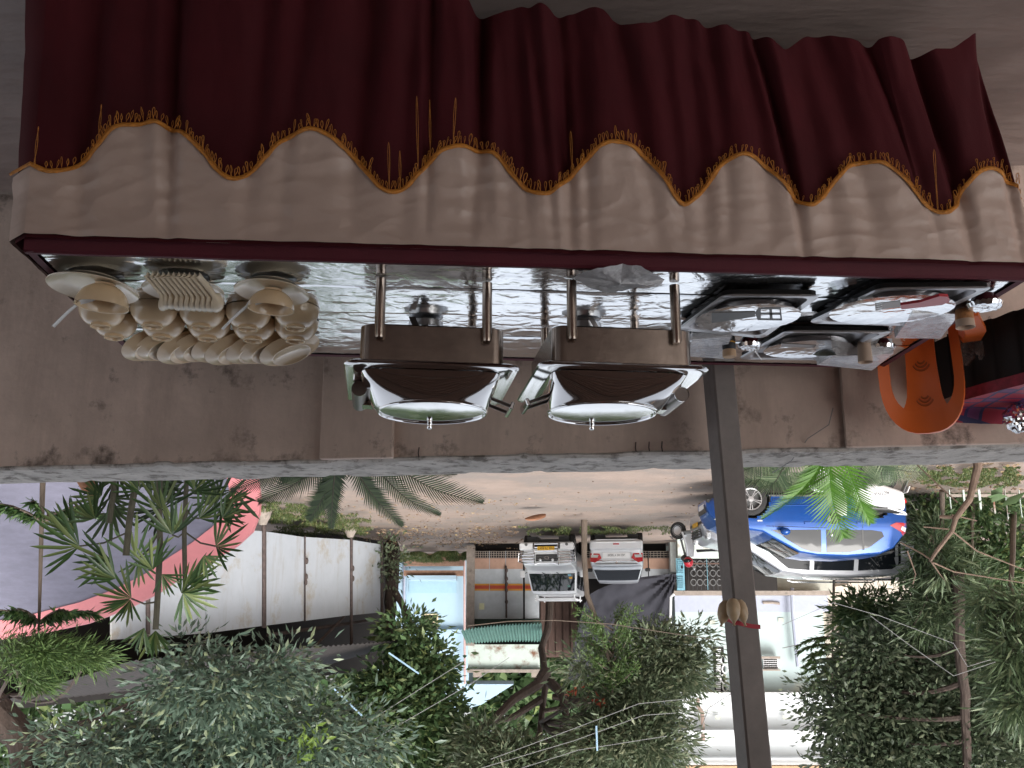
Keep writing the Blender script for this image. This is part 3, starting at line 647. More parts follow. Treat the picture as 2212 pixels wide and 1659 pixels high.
# perimeter parameter s: right end -> front -> left end
SL = .79; TOT = SL + (U1 - U0) + SL
def perim(s):
    if s < SL: return (U0 - .014, SL - s, (-1, 0))
    s2 = s - SL
    if s2 <= U1 - U0: return (U0 + s2, -.014, (0, -1))
    return (U1 + .014, s2 - (U1 - U0), (1, 0))
def hem(u):                                          # hem height along the front: higher and ragged towards the right end of the photo
    k = min(1, max(0, (.62 - u) / 1.75)); return .05 + .115 * k ** 1.1 + .022 * math.sin(u * 17 + 1) * k + .018 * math.sin(u * 31) * k
FOLDS = []; q_ = .03
while q_ < TOT:
    FOLDS.append((q_, random.uniform(.018, .050) * (1.25 if q_ < 1.3 else 1), random.uniform(.010, .030), random.uniform(0, .5), random.uniform(-.04, .04))); q_ += random.choice((.045, .06, .075, .09, .11, .15)) * random.uniform(.85, 1.15)
FS = np.array(FOLDS)
def pleat(s, t):                                     # irregular valleys between broad bulges, t=0 at the top
    sh = s + FS[:, 4] * t; k = FS[:, 1] * np.exp(-((sh - FS[:, 0]) / (FS[:, 2] * (1 + .5 * t))) ** 2) * np.clip((t + .12 - FS[:, 3] * .25) / (.6 + FS[:, 3]), 0, 1)
    return float(-k.sum()) + .010 + .012 * t * fbm(s * 8, t * 2.2, 3) + .004 * fbm(s * 20, t * 5, 6) * t
sk = thing('table_skirt', 'pleated maroon table skirt with a cream scalloped valance and gold fringe', 'table skirt', TO, TA)
def drape(s, z, lift=0.):                            # point of the hanging cloth at perimeter s and height z
    x, y, n = perim(s); front = abs(n[1]) > .5
    zb = hem(x if front else (U0 if n[0] < 0 else U1)); t = min(1, max(0, (.728 - z) / (.728 - zb)))
    off = .014 + pleat(s, t) + .034 * t + lift
    if front and x < U0 + .25: off += .03 * t * t
    if not front: off = off + .018 * t if n[0] > 0 else .012 + .4 * pleat(s, t) - .11 * t ** 1.7 + .05 * t ** 5 + lift
    dx = 0
    if front: dx = .11 * t ** 1.7 * max(0, min(1, (.2 - x) / 1.3)) if x < .2 else .012 * t ** 1.5 * (x - .2) / .9
    if front and x < U0 + .10: dx -= .035 * t ** 6
    return Vector((x + n[0] * off + dx, y + n[1] * off, z))
def skf(u, v):
    s = TOT * u; x, y, n = perim(s); front = abs(n[1]) > .5
    zb = hem(x if front else (U0 if n[0] < 0 else U1)) + .018 * noise.noise((s * 9, 4, 1)); p = drape(s, .728 + (zb - .728) * v)
    p.z += .004 * fbm(s * 12, v * 3) * v
    return p
MB().grid(skf, 1100, 36).build('pleated_cloth', K['maroon'], sk, angle=180)
def wrinkle(s, z):
    a = fbm(s * 5 + z * 4, z * 13 - s * 3, 8, 2); b = fbm(s * 13 - z * 8, z * 26 + s * 6, 3, 2)
    return -.0085 * abs(a) - .0022 * abs(b) + .008 + .0050 * fbm(s * 2.4, z * 3.5, 5) + .0022 * math.sin(s * 31 + 3 * fbm(s * 2, 5)) * min(1, (.728 - z) * 9)
def swz(u): return scallop(min(max(u, sx[0]), sx[-1]))
def swag_lo(s):
    x, y, n = perim(s)
    return swz(x) if abs(n[1]) > .5 else (swz(U0) if n[0] < 0 else swz(U1)) + .03 * math.sin((y + .014) * 16)
def swf(u, v):
    s = TOT * u; z = .7235 + (swag_lo(s) - .7235) * v; p = drape(s, z, .006 + wrinkle(s, z)); return p
MB().grid(swf, 1300, 60).build('valance', K['cream'], sk, angle=180)
def trim_pt(x, dz=0, lift=.004):
    s = SL + x - U0; z = swz(x) + dz; return drape(s, z, .006 + wrinkle(s, z) + lift)
mb = MB()
def trf(u, v):
    x = U0 - .012 + (U1 - U0 + .024) * u; a = trim_pt(x); b = trim_pt(min(x + .004, U1 + .012)); c = trim_pt(max(x - .004, U0 - .012)); t = (b - c); t = Vector((t.x, 0, t.z)).normalized(); nn = Vector((-t.z, 0, t.x))
    w = .0056 + .0012 * noise.noise((x * 60, 0, 0))
    return a + nn * ((v - .5) * 2 * w) + Vector((0, -.0025 * math.sin(v * math.pi), 0))
mb.grid(trf, 900, 4); mb.build('gold_braid', K['gold'], sk)
def loop_mesh(h, w, r=.0009):
    mb = MB(); pts = []
    for k in range(15):
        a = k / 14; ang = a * 2 * math.pi; z = -h * (.5 - .5 * math.cos(ang)); x = w * math.sin(ang) * (.25 + 1.0 * (abs(z) / h) ** 1.5)
        pts.append((x, .0015 * math.sin(3 * ang), z))
    mb.tube(pts, r, 4, False); return mb.mesh('fringe_loop', K['gold'])
lms = [loop_mesh(h, w) for h, w in ((.020, .0036), (.022, .0042), (.018, .003), (.024, .003))]
L = 0; prev = trim_pt(U0 - .01); n = 0; nxt = 0; gaps = [(pf(1100, 0).x, 0)]
for x in np.linspace(U0 - .01, U1 + .01, 3000):
    p = trim_pt(x, 0, .006); L += (Vector((p.x, 0, p.z)) - Vector((prev.x, 0, prev.z))).length; prev = p
    if L >= nxt and n < 282:
        if random.random() > .05:
            o = place(random.choice(lms), 'fringe_loop', sk); o.location = p + Vector((0, -.003, -.004)); k = random.uniform(.8, 1.2)
            o.scale = (k * random.uniform(.6, 1.1), 1, k * random.uniform(.8, 1.25)); o.rotation_euler = (random.uniform(-.15, .02), random.uniform(-.28, .28), random.uniform(-.6, .6)); n += 1
        nxt = L + random.choice((.0075, .009, .0095, .012))
for (px, py, hh) in ((905, 232, 1), (930, 236, 1), (978, 240, 1), (845, 330, 1), (868, 345, 1), (1235, 300, 1), (226, 250, 1), (98, 300, 1), (1998, 345, 1)):
    x = pf(px, 350).x; p = trim_pt(x, 0, .006); zb = pf(px, py).z; h = max(.02, p.z - zb)
    o = place(loop_mesh(h, .0028, .0007), 'fringe_loop', sk); o.location = p + Vector((0, -.004, 0)); o.rotation_euler = (-.03, random.uniform(-.05, .05), random.uniform(-1, 1))

# ================================================================ crockery at the left of the photo (right end of the table)
def bowl_prof(r, h, foot=.45, t=.0022):              # open upwards, foot at z=0
    o = [(0, .006), (foot * r * .80, .006), (foot * r * .86, 0), (foot * r * .97, 0), (foot * r * .93, .007)]
    for k in range(1, 10):
        a = k / 9; o.append((foot * r + (r - foot * r) * math.sin(a * math.pi / 2) ** .82, .006 + (h - .006) * a ** 1.35))
    inner = [(r - t, h - .0005)] + [(max(0, foot * r + (r - foot * r) * math.sin(a * math.pi / 2) ** .82 - t), .009 + (h - .006) * a ** 1.35) for a in [k / 8 for k in range(7, 0, -1)]] + [(0, .0095)]
    return o + [(r + .0006, h)] + inner
def plate_prof(r, h=.017, t=.0022):
    return [(0, .003), (r * .58, .003), (r * .60, 0), (r * .64, 0), (r * .66, .004), (r * .80, .0085), (r * .97, h), (r, h + .001), (r - .001, h + .0025), (r * .80, .0115), (r * .66, .0075), (r * .55, .006), (0, .006)]
bm_ = MB(); bm_.lathe(bowl_prof(.0605, .058), n=40); bowl_me = bm_.mesh('bowl', K['china'], angle=60)
flip = Matrix.Rotation(math.pi, 4, 'X')
def on_table_pt(px, py, h): p = pz(px, py, TZ + h); return p
r1 = [(217, 707), (329, 707), (434, 709), (535, 712), (638, 711)]; r2 = [(246, 731), (349, 732), (448, 734), (546, 737), (638, 738)]
nm = ('at the outer end beside the table edge', 'second from the outer end', 'in the middle', 'second from the chafing dishes', 'nearest the chafing dishes')
for row, (pts, rn) in enumerate(((r1, 'near'), (r2, 'far'))):
    for i, (px, py) in enumerate(pts):
        p = on_table_pt(px, py, .058)
        o = place(bowl_me, 'upturned_bowl', None); o.location = (p.x, p.y, TZ + .058); o.rotation_euler = (math.pi, 0, random.random() * 6)
        tag(o, f'upturned cream bowl of the {rn} row, {nm[i]}', 'bowl', 'upturned cream bowls in two rows')
pm_ = MB(); pm_.lathe(plate_prof(.089), n=48); plate_me = pm_.mesh('plate', K['china'], angle=60)
pl_c = pz(628, 757, TZ + .045)
ordn = ('topmost and fully showing its round base', 'second from the top', 'third from the top', 'fourth from the top', 'fifth and middle', 'fourth from the bottom', 'third from the bottom', 'second from the bottom', 'lowest at the outer end')
for i in range(9):
    u = tl(pl_c); c = tw(u.x + i * .0475 + (.006 if i % 2 else -.004), u.y - .002 * i + random.uniform(-.003, .003), 0)
    z = TZ + .056 + (.004 if i % 3 == 0 else 0)
    o = place(plate_me, 'leaning_plate', None); o.rotation_euler = Euler((math.pi + R(9), R(-23 + random.uniform(-2, 2)), TA)); o.location = (c.x, c.y, z)
    tag(o, f'cream plate in the leaning row behind the bowls, {ordn[i]}', 'plate', 'upturned cream plates leaning in a row')
# two serving plates with bowls and spoons
def soup_spoon(L=.135):
    mb = MB()
    def fn(u, v):
        x = u * L; 
        w = .0065 + .0165 * max(0, math.sin(min(1, max(0, (u - .52) / .48)) * math.pi)) ** .6 if u > .52 else .0065 + .0015 * (1 - u)
        a = (v - .5) * 2; d = .014 * (max(0, math.sin(min(1, max(0, (u - .5) / .5)) * math.pi)) ** .7) if u > .5 else .003
        lift = .030 * max(0, (.55 - u) / .55) ** 1.3
        return (x, a * w, lift + d * (a * a) - d)
    mb.grid(fn, 22, 8); b = MB(); vs = mb.v; n = len(vs)
    mb.v = vs + [(x, y, z - .0018) for x, y, z in vs]; f = list(mb.f); mb.f = f + [tuple(n + i for i in q[::-1]) for q in f]
    w = 23
    for j in range(8): mb.f += [(j * w, (j + 1) * w, n + (j + 1) * w, n + j * w), (j * w + 22, n + j * w + 22, n + (j + 1) * w + 22, (j + 1) * w + 22)]
    for i in range(22): mb.f += [(i, n + i, n + i + 1, i + 1), (8 * w + i, 8 * w + i + 1, n + 8 * w + i + 1, n + 8 * w + i)]
    return mb
sp_me = soup_spoon().mesh('spoon', K['china_w'], angle=60); spw_me = soup_spoon(.15).mesh('spoon', K['wplas'], angle=60)
for (px, py, rad, qpx, qpy, br, bh, where, tx) in ((203, 618, .108, 222, 662, .063, .058, 'at the outer corner of the table', 4), (589, 626, .092, 587, 668, .057, .052, 'beside the chafing dishes', 3)):
    p = pz(px, py, TZ + .018)
    mb = MB(); mb.lathe(plate_prof(rad, .020), n=56); o = mb.build('serving_plate', K['china_w'], None, angle=60); o.location = (p.x, p.y, TZ + .004); o.rotation_euler = (R(2), R(tx), 0)
    tag(o, f'cream serving plate under an upright bowl {where}', 'plate', 'serving plates with bowls')
    q = pz(qpx, qpy, TZ + .013 + bh)
    mb = MB(); mb.lathe(bowl_prof(br, bh, .40), n=48); b = mb.build('soup_bowl', K['china'], None, angle=60); b.location = (q.x, q.y, TZ + .0135); b.rotation_euler = (R(-2), R(tx), 0)
    tag(b, f'upright cream soup bowl on its plate {where}', 'bowl', 'upright bowls on plates')
    s = place(spw_me, 'white_spoon', None); s.location = (q.x + .135, q.y + .015, TZ + .008 + bh + .025)
    s.rotation_euler = (R(8), R(22), R(186))
    tag(s, f'white soup spoon resting in the upright bowl {where}', 'spoon', 'white spoons in the upright bowls')
p = pz(396, 621, TZ + .018)
mb = MB(); mb.lathe(plate_prof(.097, .020), n=56); o = mb.build('spoon_plate', K['china_w'], None, angle=60); o.location = (p.x, p.y, TZ + .004)
tag(o, 'cream plate holding a fanned row of soup spoons', 'plate')
pos = ('nearest the outer serving plate', 'second', 'third', 'fourth', 'fifth', 'sixth and middle', 'seventh', 'eighth', 'ninth', 'tenth', 'nearest the chafing dishes')
for i in range(11):
    s = place(sp_me, 'soup_spoon', None); k = i / 10
    top = pz(352 + 113 * k, 662 + (6 if i in (1, 2) else 0) - 7 * abs(k - .4), TZ + .052); low = pz(330 + 112 * k, 601 + 2 * k, TZ + .026)
    ax = (top - low).normalized(); side = Vector((1, 0, -.25 + .2 * k)); side = (side - ax * side.dot(ax)).normalized(); nz_ = ax.cross(side)
    face = (side * math.cos(R(12 + 14 * k)) + nz_ * math.sin(R(12 + 14 * k)))       # spoons stand on edge, hollow turned sideways
    yv = face.cross(ax); m3 = Matrix((ax, yv, face)).transposed().to_4x4(); m3.translation = low - ax * .004 - face * .01
    s.matrix_world = m3
    tag(s, f'cream soup spoon in the fanned row, {pos[i]} counting inwards', 'spoon', 'soup spoons fanned on a plate')

# ================================================================ chafing dishes
def rrect(hx, hy, r, n=6):
    pts = []
    for (cx, cy, a0) in ((hx - r, hy - r, 0), (-hx + r, hy - r, 90), (-hx + r, -hy + r, 180), (hx - r, -hy + r, 270)):
        for k in range(n + 1):
            a = R(a0 + 90 * k / n); pts.append((cx + r * math.cos(a), cy + r * math.sin(a)))
    return pts
def loft_rings(rings, closed_top=False, closed_bot=False):
    mb = MB(); n = len(rings[0]); vs = [p for r in rings for p in r]
    fs = [(i * n + j, i * n + (j + 1) % n, (i + 1) * n + (j + 1) % n, (i + 1) * n + j) for i in range(len(rings) - 1) for j in range(n)]
    if closed_bot: fs.append(tuple(range(n))[::-1])
    if closed_top: fs.append(tuple((len(rings) - 1) * n + j for j in range(n)))
    return mb.add(vs, fs)
def chafing(u, v, flipx, label, lug):
    c = tw(u, v, TZ + .0015); t = thing('chafing_dish', label, 'chafing dish', c, TA + R(-3), 'stainless chafing dishes')
    f = -1 if flipx else 1
    hx, hy = .175, .190
    for sx_ in (-1, 1):
        for sy_ in (-1, 1):
            mb = MB(); x, y = sx_ * (hx - .045), sy_ * (hy + .011); mb.tube([(x, y, 0), (x, y, .142), (x, y, .150)], [.0125, .0125, .010], 14); mb.build('leg', K['steel_b'], t)
            mb = MB(); mb.box2((x - .004, y - sy_ * .012, .118), (x + .004, y - sy_ * .004, .140)); mb.build('bracket', K['steel_d'], t, False)
    r0 = [(x, y, .110) for x, y in rrect(hx - .004, hy - .004, .030)]; 
    rings = [r0] + [[(x, y, z) for x, y in rrect(hx, hy, .030)] for z in (.114, .206)]
    loft_rings(rings, False, True).build('water_pan', K['steel_b'], t)
    def rim_ring(ex, z, r=.035): return [(x, y, z) for x, y in rrect(.211 + ex, .215 + ex, r)]
    loft_rings([[(x, y, .206) for x, y in rrect(hx + .001, hy + .001, .03)], rim_ring(-.004, .2065), rim_ring(.0, .209), rim_ring(.0015, .213), rim_ring(-.002, .2165), rim_ring(-.012, .2175), [(x, y, .2165) for x, y in rrect(.150, .16, .03)]]).build('rim', K['steel'], t)
    # lid: square with rounded corners at the rim, blending to a round flat crown
    n = 96; rings = []; cx = -f * .012; cy = .018
    for k in range(15):
        a = k / 14; z = .2185 + .062 * (math.sin(a * math.pi / 2) ** .85)
        blend = min(1, a * 1.15); rr = []
        for j in range(n):
            th = 2 * math.pi * j / n; ct, st = math.cos(th), math.sin(th)
            e = 2 + 7 * (1 - blend) ** 1.6
            sq = 1 / ((abs(ct) / (.172 - .02 * a)) ** e + (abs(st) / (.182 - .03 * a)) ** e) ** (1 / e)
            r_ = sq + (.143 - sq) * blend ** 1.3
            rr.append((cx * a + r_ * ct, cy * a + r_ * st * .96, z))
        rings.append(rr)
    def circ(r, z): return [(cx + r * math.cos(2 * math.pi * j / n), cy + r * .96 * math.sin(2 * math.pi * j / n), z) for j in range(n)]
    rings += [circ(.140, .2830), circ(.138, .2825), circ(.137, .2806)] + [circ(r, .2806 + .005 * (1 - (r / .137) ** 2)) for r in (.115, .08, .05, .02, .004)]
    flangeR = [[(x, y, .2178) for x, y in []]]
    lid = loft_rings(rings, True).build('lid', K['steel'], t, angle=25)
    mb = MB(); cc = Vector((cx, cy, .283))
    mb.lathe([(r * math.cos(a), r * math.sin(a)) if 0 else (.139 + .003 * math.cos(a), .003 * math.sin(a)) for a in [2 * math.pi * k / 8 for k in range(9)]], cc, 72, None, 1, .96); mb.build('crown_ring', K['chrome'], lid)
    mb = MB(); mb.lathe([(0, .024), (.0055, .0235), (.0075, .020), (.0075, .010), (.0065, .0), (.0065, -.006)], Vector((cx, cy + .130, .276)), 16); mb.build('knob', K['chrome'], lid)
    # lid handle on one side, hinge on the other
    for yy in (-.02, .055):
        mb = MB(); mb.tube([(f * -.150, yy, .246), (f * -.160, yy, .248), (f * -.212, yy, .268)], [.007, .0045, .0045], 10); mb.build('handle_post', K['steel_d'], lid)
    mb = MB(); mb.box((f * -.214, .0175, .269), (.010, .105, .020), Euler((0, f * R(20), 0)).to_matrix(), .002); mb.build('handle_bar', K['chrome'], lid)
    mb = MB(); mb.tube([(f * .176, -.075, .247), (f * .176, .10, .247)], .019, 18); mb.build('hinge_barrel', K['steel_d'], t)
    mb = MB(); mb.tube([(f * .176, -.078, .247), (f * .176, -.074, .247)], .0195, 18, False); mb.build('hinge_ring', K['chrome'], t)
    mb = MB(); mb.box2((f * .157, -.03, .219), (f * .193, .09, .240), .003); mb.build('hinge_mount', K['steel'], t, False)
    mb = MB(); mb.box2((f * .13, .03, .250), (f * .188, .085, .264), .004); mb.build('hinge_arm', K['steel'], t, False)
    return t
d1 = tl(pz(929, 661, TZ)); d2 = tl(pz(1308, 665, TZ))
chafing(d1.x, d1.y, False, 'stainless chafing dish beside the crockery, its lid handle turned to the other dish', 0)
chafing(d2.x, d2.y, True, 'stainless chafing dish beside the foil trays, its lid handle turned to the other dish', 0)
for (px, py, lab, rot) in ((920, 708, 'round steel burner cup with strap handle under the dish beside the crockery', .2), (1262, 712, 'round steel burner cup with strap handle under the dish beside the trays', -.5)):
    p = pz(px, py, TZ + .02); t = thing('burner_cup', lab, 'burner', (p.x, p.y, TZ + .0015), rot, 'burner cups under the chafing dishes')
    mb = MB(); mb.lathe([(0, .0), (.034, 0), (.040, .004), (.041, .020), (.052, .024), (.0525, .026), (.039, .026), (.034, .022), (.030, .021), (0, .021)], n=36); mb.v = [(x * 1.18, y * 1.18, z * 1.1) for x, y, z in mb.v]; mb.build('cup', K['alloy'], t)
    mb = MB(); pts = [(.038 - .0 * k, 0, .022) for k in range(1)]
    path = [(-.01, -.036, .026), (-.012, -.062, .040), (-.008, -.074, .043), (.006, -.074, .036), (.02, -.066, .006)]
    vs = []
    for k, q in enumerate(path):
        vs += [(q[0] - .009, q[1], q[2]), (q[0] + .009, q[1], q[2])]
    mb.add(vs, [(2 * k, 2 * k + 1, 2 * k + 3, 2 * k + 2) for k in range(4)]); mb.add([(x, y, z + .0015) for x, y, z in vs], [(2 * k, 2 * k + 2, 2 * k + 3, 2 * k + 1) for k in range(4)])
    mb.build('strap_handle', K['steel_d'], t)
# crumpled napkin at the front of the second dish
pts = [(1238, 600), (1260, 588), (1290, 580), (1345, 571), (1385, 574), (1407, 588), (1436, 604), (1428, 613), (1395, 616), (1345, 628), (1310, 632), (1275, 622)]
c = pz(1340, 602, TZ + .012); mb = MB()
rim_ = [pz(x, y, TZ + .008 + .012 * ((i * 7) % 3) / 2) for i, (x, y) in enumerate(pts)]
NR = 6; vs = []; n = len(rim_) * 4
for k in range(NR + 1):
    for j in range(n):
        a = j / 4; i0 = int(a) % len(rim_); q = rim_[i0].lerp(rim_[(i0 + 1) % len(rim_)], a - int(a)); w = c.lerp(q, k / NR); w.z += .004 * fbm(w.x * 40, w.y * 40) + .010 * (1 - (k / NR)) ; vs.append(w)
mb.add(vs, [(k * n + j, k * n + (j + 1) % n, (k + 1) * n + (j + 1) % n, (k + 1) * n + j) for k in range(NR) for j in range(n)])
tag(mb.build('paper_napkin', K['paper'], angle=20), 'crumpled white paper napkin at the edge beneath the second chafing dish', 'napkin')
# ================================================================ foil trays, jars and packs
def tray(corners, h, name_label, n=8):               # near-left, near-right, far-right, far-left rim corners in the photo
    P = [pz(x, y, TZ + h) for x, y in corners]; c = sum(P, Vector()) / 4; c.z = TZ + .003
    t = thing('steel_tray', name_label, 'tray', c, 0, 'shallow steel trays holding foil platters')
    def ring(ins, z, r=.03):
        Q = []
        m = len(P)
        for i in range(4):
            p, a, b = P[i], P[(i - 1) % 4], P[(i + 1) % 4]; da = (a - p).normalized(); db = (b - p).normalized()
            q = p + (da + db) * ins
            for k in range(n + 1):
                s = k / n; A = q + da * r; B = q + db * r
                w = A.lerp(q, s).lerp(q.lerp(B, s), s); Q.append((w.x - c.x, w.y - c.y, z))
        return Q
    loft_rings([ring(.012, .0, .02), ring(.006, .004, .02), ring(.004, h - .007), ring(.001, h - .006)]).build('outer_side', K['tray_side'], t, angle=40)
    loft_rings([ring(.001, h - .006), ring(0, h - .004), ring(.003, h - .0015), ring(.020, h - .003)]).build('rim', K['alloy'], t, angle=40)
    loft_rings([ring(.020, h - .003), ring(.026, .010, .025), ring(.028, .008, .025)], True).build('well', K['tray_well'], t, angle=40); return t, c
def platter(px0, px1, py0, py1, h, label, slant=0):
    a, b, d, e = pz(px0, (py0 + py1) / 2, TZ + h), pz(px1, (py0 + py1) / 2, TZ + h), pz((px0 + px1) / 2, py0, TZ + h), pz((px0 + px1) / 2, py1, TZ + h)
    c = (a + b) / 2; rx = (a - b).length / 2 * .96; ry = (e - d).length / 2 * .84; c.y += .010; mb = MB()
    def fn(u, v):
        th = 2 * math.pi * u; r = v; x = rx * r * math.cos(th); y = ry * r * math.sin(th)
        z = .006 * r ** 4 + .0012 * fbm(x * 40 + 3, y * 40) * r + (.0014 * math.sin(th * 31 + 2 * fbm(x * 20, y * 20)) * max(0, r - .6)); return (x + slant * y, y, z)
    mb.grid(fn, 72, 14, True)
    mb.grid(lambda u, v: (rx * (1 + .0) * math.cos(2 * math.pi * u) * (1 - .12 * v) + slant * ry * math.sin(2 * math.pi * u), ry * math.sin(2 * math.pi * u) * (1 - .12 * v), .006 - .018 * v), 72, 2, True)
    o = mb.build('foil_platter', K['foil'], None, angle=50); o.location = (c.x, c.y, TZ + h); return tag(o, label, 'platter', 'foil covered oval platters'), c
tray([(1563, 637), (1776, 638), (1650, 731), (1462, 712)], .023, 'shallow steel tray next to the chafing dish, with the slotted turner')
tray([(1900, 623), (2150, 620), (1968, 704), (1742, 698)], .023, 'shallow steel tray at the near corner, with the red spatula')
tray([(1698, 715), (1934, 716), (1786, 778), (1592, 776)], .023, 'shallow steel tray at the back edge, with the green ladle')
platter(1502, 1731, 645, 716, .026, 'foil oval platter under the slotted turner', .12)
platter(1794, 2062, 627, 699, .026, 'foil oval platter under the red spatula', .12)
platter(1650, 1845, 726, 771, .026, 'foil oval platter under the dark ladle', .12)
def pp(x, y, h=.05): return pz(x, y, TZ + h)
def slab(mb, pts, th=.0016): return mb.prism([Vector(p) for p in pts], (0, 0, th))
# slotted turner
t = thing('slotted_turner', 'dark steel slotted turner lying on the foil platter', 'turner', pp(1600, 672, .043))
mb = MB(); slab(mb, [pp(1537, 673, .052), pp(1631, 671, .047), pp(1631, 681, .047), pp(1537, 695, .052)], .004); mb.build('handle', K['gplas'], t, False, ws=True)
def cr(a, b): return pp(1447 + a * .1709, 572.4 + b * .1709, .044)
mb = MB()
for q in (((1075, 600), (1120, 535), (1150, 540), (1150, 690), (1110, 690)), ((1150, 535), (1400, 530), (1400, 552), (1150, 556)), ((1385, 552), (1403, 552), (1420, 695), (1398, 695)), ((1150, 672), (1400, 676), (1402, 695), (1150, 690)), ((1150, 600), (1395, 600), (1395, 624), (1150, 622)), ((1255, 556), (1290, 556), (1300, 672), (1262, 672))):
    slab(mb, [cr(*p) for p in q])
mb.build('slotted_blade', K['gplas'], t, False, ws=True)
# red-handled spatula
t = thing('red_spatula', 'steel spatula with a red handle lying across the foil platter', 'spatula', pp(1970, 650, .043))
def c2(a, b, h=.044): return pp(1728 + a * .2188, 561.7 + b * .2188, h)
mb = MB(); slab(mb, [c2(990, 420, .046), c2(1180, 392, .048), c2(1375, 330, .052), c2(1460, 335, .053), c2(1475, 385, .053), c2(1400, 418, .052), c2(1000, 462, .046)], .007); mb.build('handle', K['red'], t, False, ws=True)
mb = MB(); slab(mb, [c2(740, 425), c2(990, 395), c2(1000, 455), c2(815, 480), c2(745, 495)], .0016); mb.build('blade', K['steel_d'], t, False, ws=True)
mb = MB()
for k in range(3): slab(mb, [c2(752, 430 + k * 20, .0465), c2(812, 424 + k * 20, .0465), c2(812, 434 + k * 20, .0465), c2(752, 440 + k * 20, .0465)], .0008)
mb.build('slots', K['wplas'], t, False, ws=True)
# ladle
t = thing('green_ladle', 'dark green leaf shaped ladle lying on the back platter', 'ladle', pp(1775, 748, .045))
mb = MB(); slab(mb, [cr(1405, 980), cr(1405, 1022), cr(1820, 1035), cr(1850, 1005)], .003); mb.build('handle', K['steel_d'], t, False, ws=True)
lg = M('olive ladle', (.055, .06, .045), .5, .2)
c = cr(1960, 1050); mb = MB(); mb.grid(lambda u, v: (c.x + .030 * v * math.cos(6.283 * u) * (1 + .18 * math.sin(5 * 6.283 * u)), c.y + .026 * v * math.sin(6.283 * u) * (1 + .12 * math.sin(3 * 6.283 * u)), c.z + .014 * v * v + .003), 40, 6, True); mb.build('cup', lg, t, ws=True)
# jars
def jar(name, px, y0, y1, r, parts, label, cat, Yh=None):
    b = pz(px, y0, TZ + .004); t = thing(name, label, cat, (b.x, b.y + r * .6, TZ + .003))
    for (pn, prof, m) in parts:
        mb = MB(); mb.lathe(prof, n=24); mb.build(pn, K[m] if isinstance(m, str) else m, t)
    return t
H = .062
jar('relish_jar', 1575, 726, 767, .016, [('body', [(0, 0), (.0175, 0), (.019, .003), (.019, .036), (.017, .040)], 'ink'), ('lid', [(.0185, .040), (.0195, .042), (.0195, .058), (.018, .061), (0, .061)], 'jarlid'), ('label_mark', [(.0193, .017), (.0193, .021)], 'yellow')], 'small dark jar with a beige lid and yellow lettering behind the first tray', 'jar')
def foil_bowl(px, y0, r, h, label):
    b = pz(px, y0, TZ); t = thing('covered_bowl', label, 'bowl', (b.x, b.y + r * .55, TZ + .003), 0, 'small bowls covered with foil')
    mb = MB(); mb.lathe([(0, 0), (r * .6, 0), (r * .75, h * .3), (r * .95, h * .9)], n=28); mb.build('bowl', K['deco'], t)
    mb = MB(); mb.grid(lambda u, v: (r * (v * 1.06) * math.cos(6.283 * u), r * v * 1.06 * math.sin(6.283 * u), h - .012 * max(0, v - .88) * 8 + .0016 * fbm(u * 20, v * 8) + .002 * math.sin(u * 6.283 * 19) * max(0, v - .8) * 5), 60, 10, True); mb.build('foil_cover', K['foil'], t)
foil_bowl(1621, 722, .033, .034, 'foil covered maroon bowl between the first and back trays')
foil_bowl(1911, 728, .031, .030, 'foil covered bowl behind the back tray near the orange chair')
foil_bowl(2133, 628, .042, .036, 'foil covered bowl at the outer corner of the table')
def cup(px, y0, r, h, m, label, mark=None):
    b = pz(px, y0, TZ); t = thing('paper_cup', label, 'cup', (b.x, b.y + r, TZ + .003), 0, 'beige cups among the trays')
    mb = MB(); mb.lathe([(0, 0), (r * .85, 0), (r, h), (r * .97, h), (r * .9, h - .01), (0, h - .012)], n=24); mb.build('cup', m, t)
    if mark: mb = MB(); mb.lathe([(r * .92, h * .3), (r * .97, h * .7)], n=24); mb.build('printed_band', mark, t)
kcup = M('beige cup', (.45, .33, .25), .6, var=.08)
cup(1870, 722, .021, .075, kcup, 'plain beige cup standing between two napkin packs')
cup(2088, 645, .024, .068, kcup, 'beige cup with a printed orange band at the outer tray', M('orange print', (.40, .17, .06), .5, var=.5, vs=60))
# napkin packs in clear wrap
def pack(cor, h0, h1, label):
    P = [pz(x, y, TZ + h0) for x, y in cor]; c = sum(P, Vector()) / 4; t = thing('napkin_pack', label, 'napkin pack', (c.x, c.y, TZ + .003), 0, 'wrapped napkin packs')
    Q = [p - c for p in P]
    def fn(u, v, z, puff):
        p = Q[0].lerp(Q[1], u).lerp(Q[3].lerp(Q[2], u), v); k = (16 * u * (1 - u) * v * (1 - v)) ** .4
        return (p.x, p.y, z + puff * k + .004 * fbm(p.x * 50, p.y * 50 + z * 20))
    sh = [q * .86 for q in Q]
    mb = MB(); hh = h1 - .004; mb.prism([(q.x, q.y, .002) for q in sh], (0, 0, hh)); mb.build('napkins', K['napkin'], t, False)
    mb = MB(); mb.grid(lambda u, v: fn(u, v, h1 * .5, h1 * .62), 24, 16); mb.build('wrapper', K['clear'], t, angle=180)
    mb = MB(); ns = []
    for i in range(9):
        for j in range(6):
            p = sh[0].lerp(sh[1], (i + .5) / 9).lerp(sh[3].lerp(sh[2], (i + .5) / 9), (j + .5) / 6); mb.lathe([(0, 0), (.0016, 0)], (p.x, p.y, hh + .0024), 5)
    d = mb.build('embossed_dots', K['bluegrey'], t)
pack([(1490, 729), (1588, 722), (1568, 778), (1476, 772)], .03, .03, 'clear wrapped napkin pack between the chafing dish and dark jar')
pack([(1966, 671), (2085, 673), (2036, 735), (1922, 734)], .03, .03, 'clear wrapped napkin pack between the near tray and orange chair')
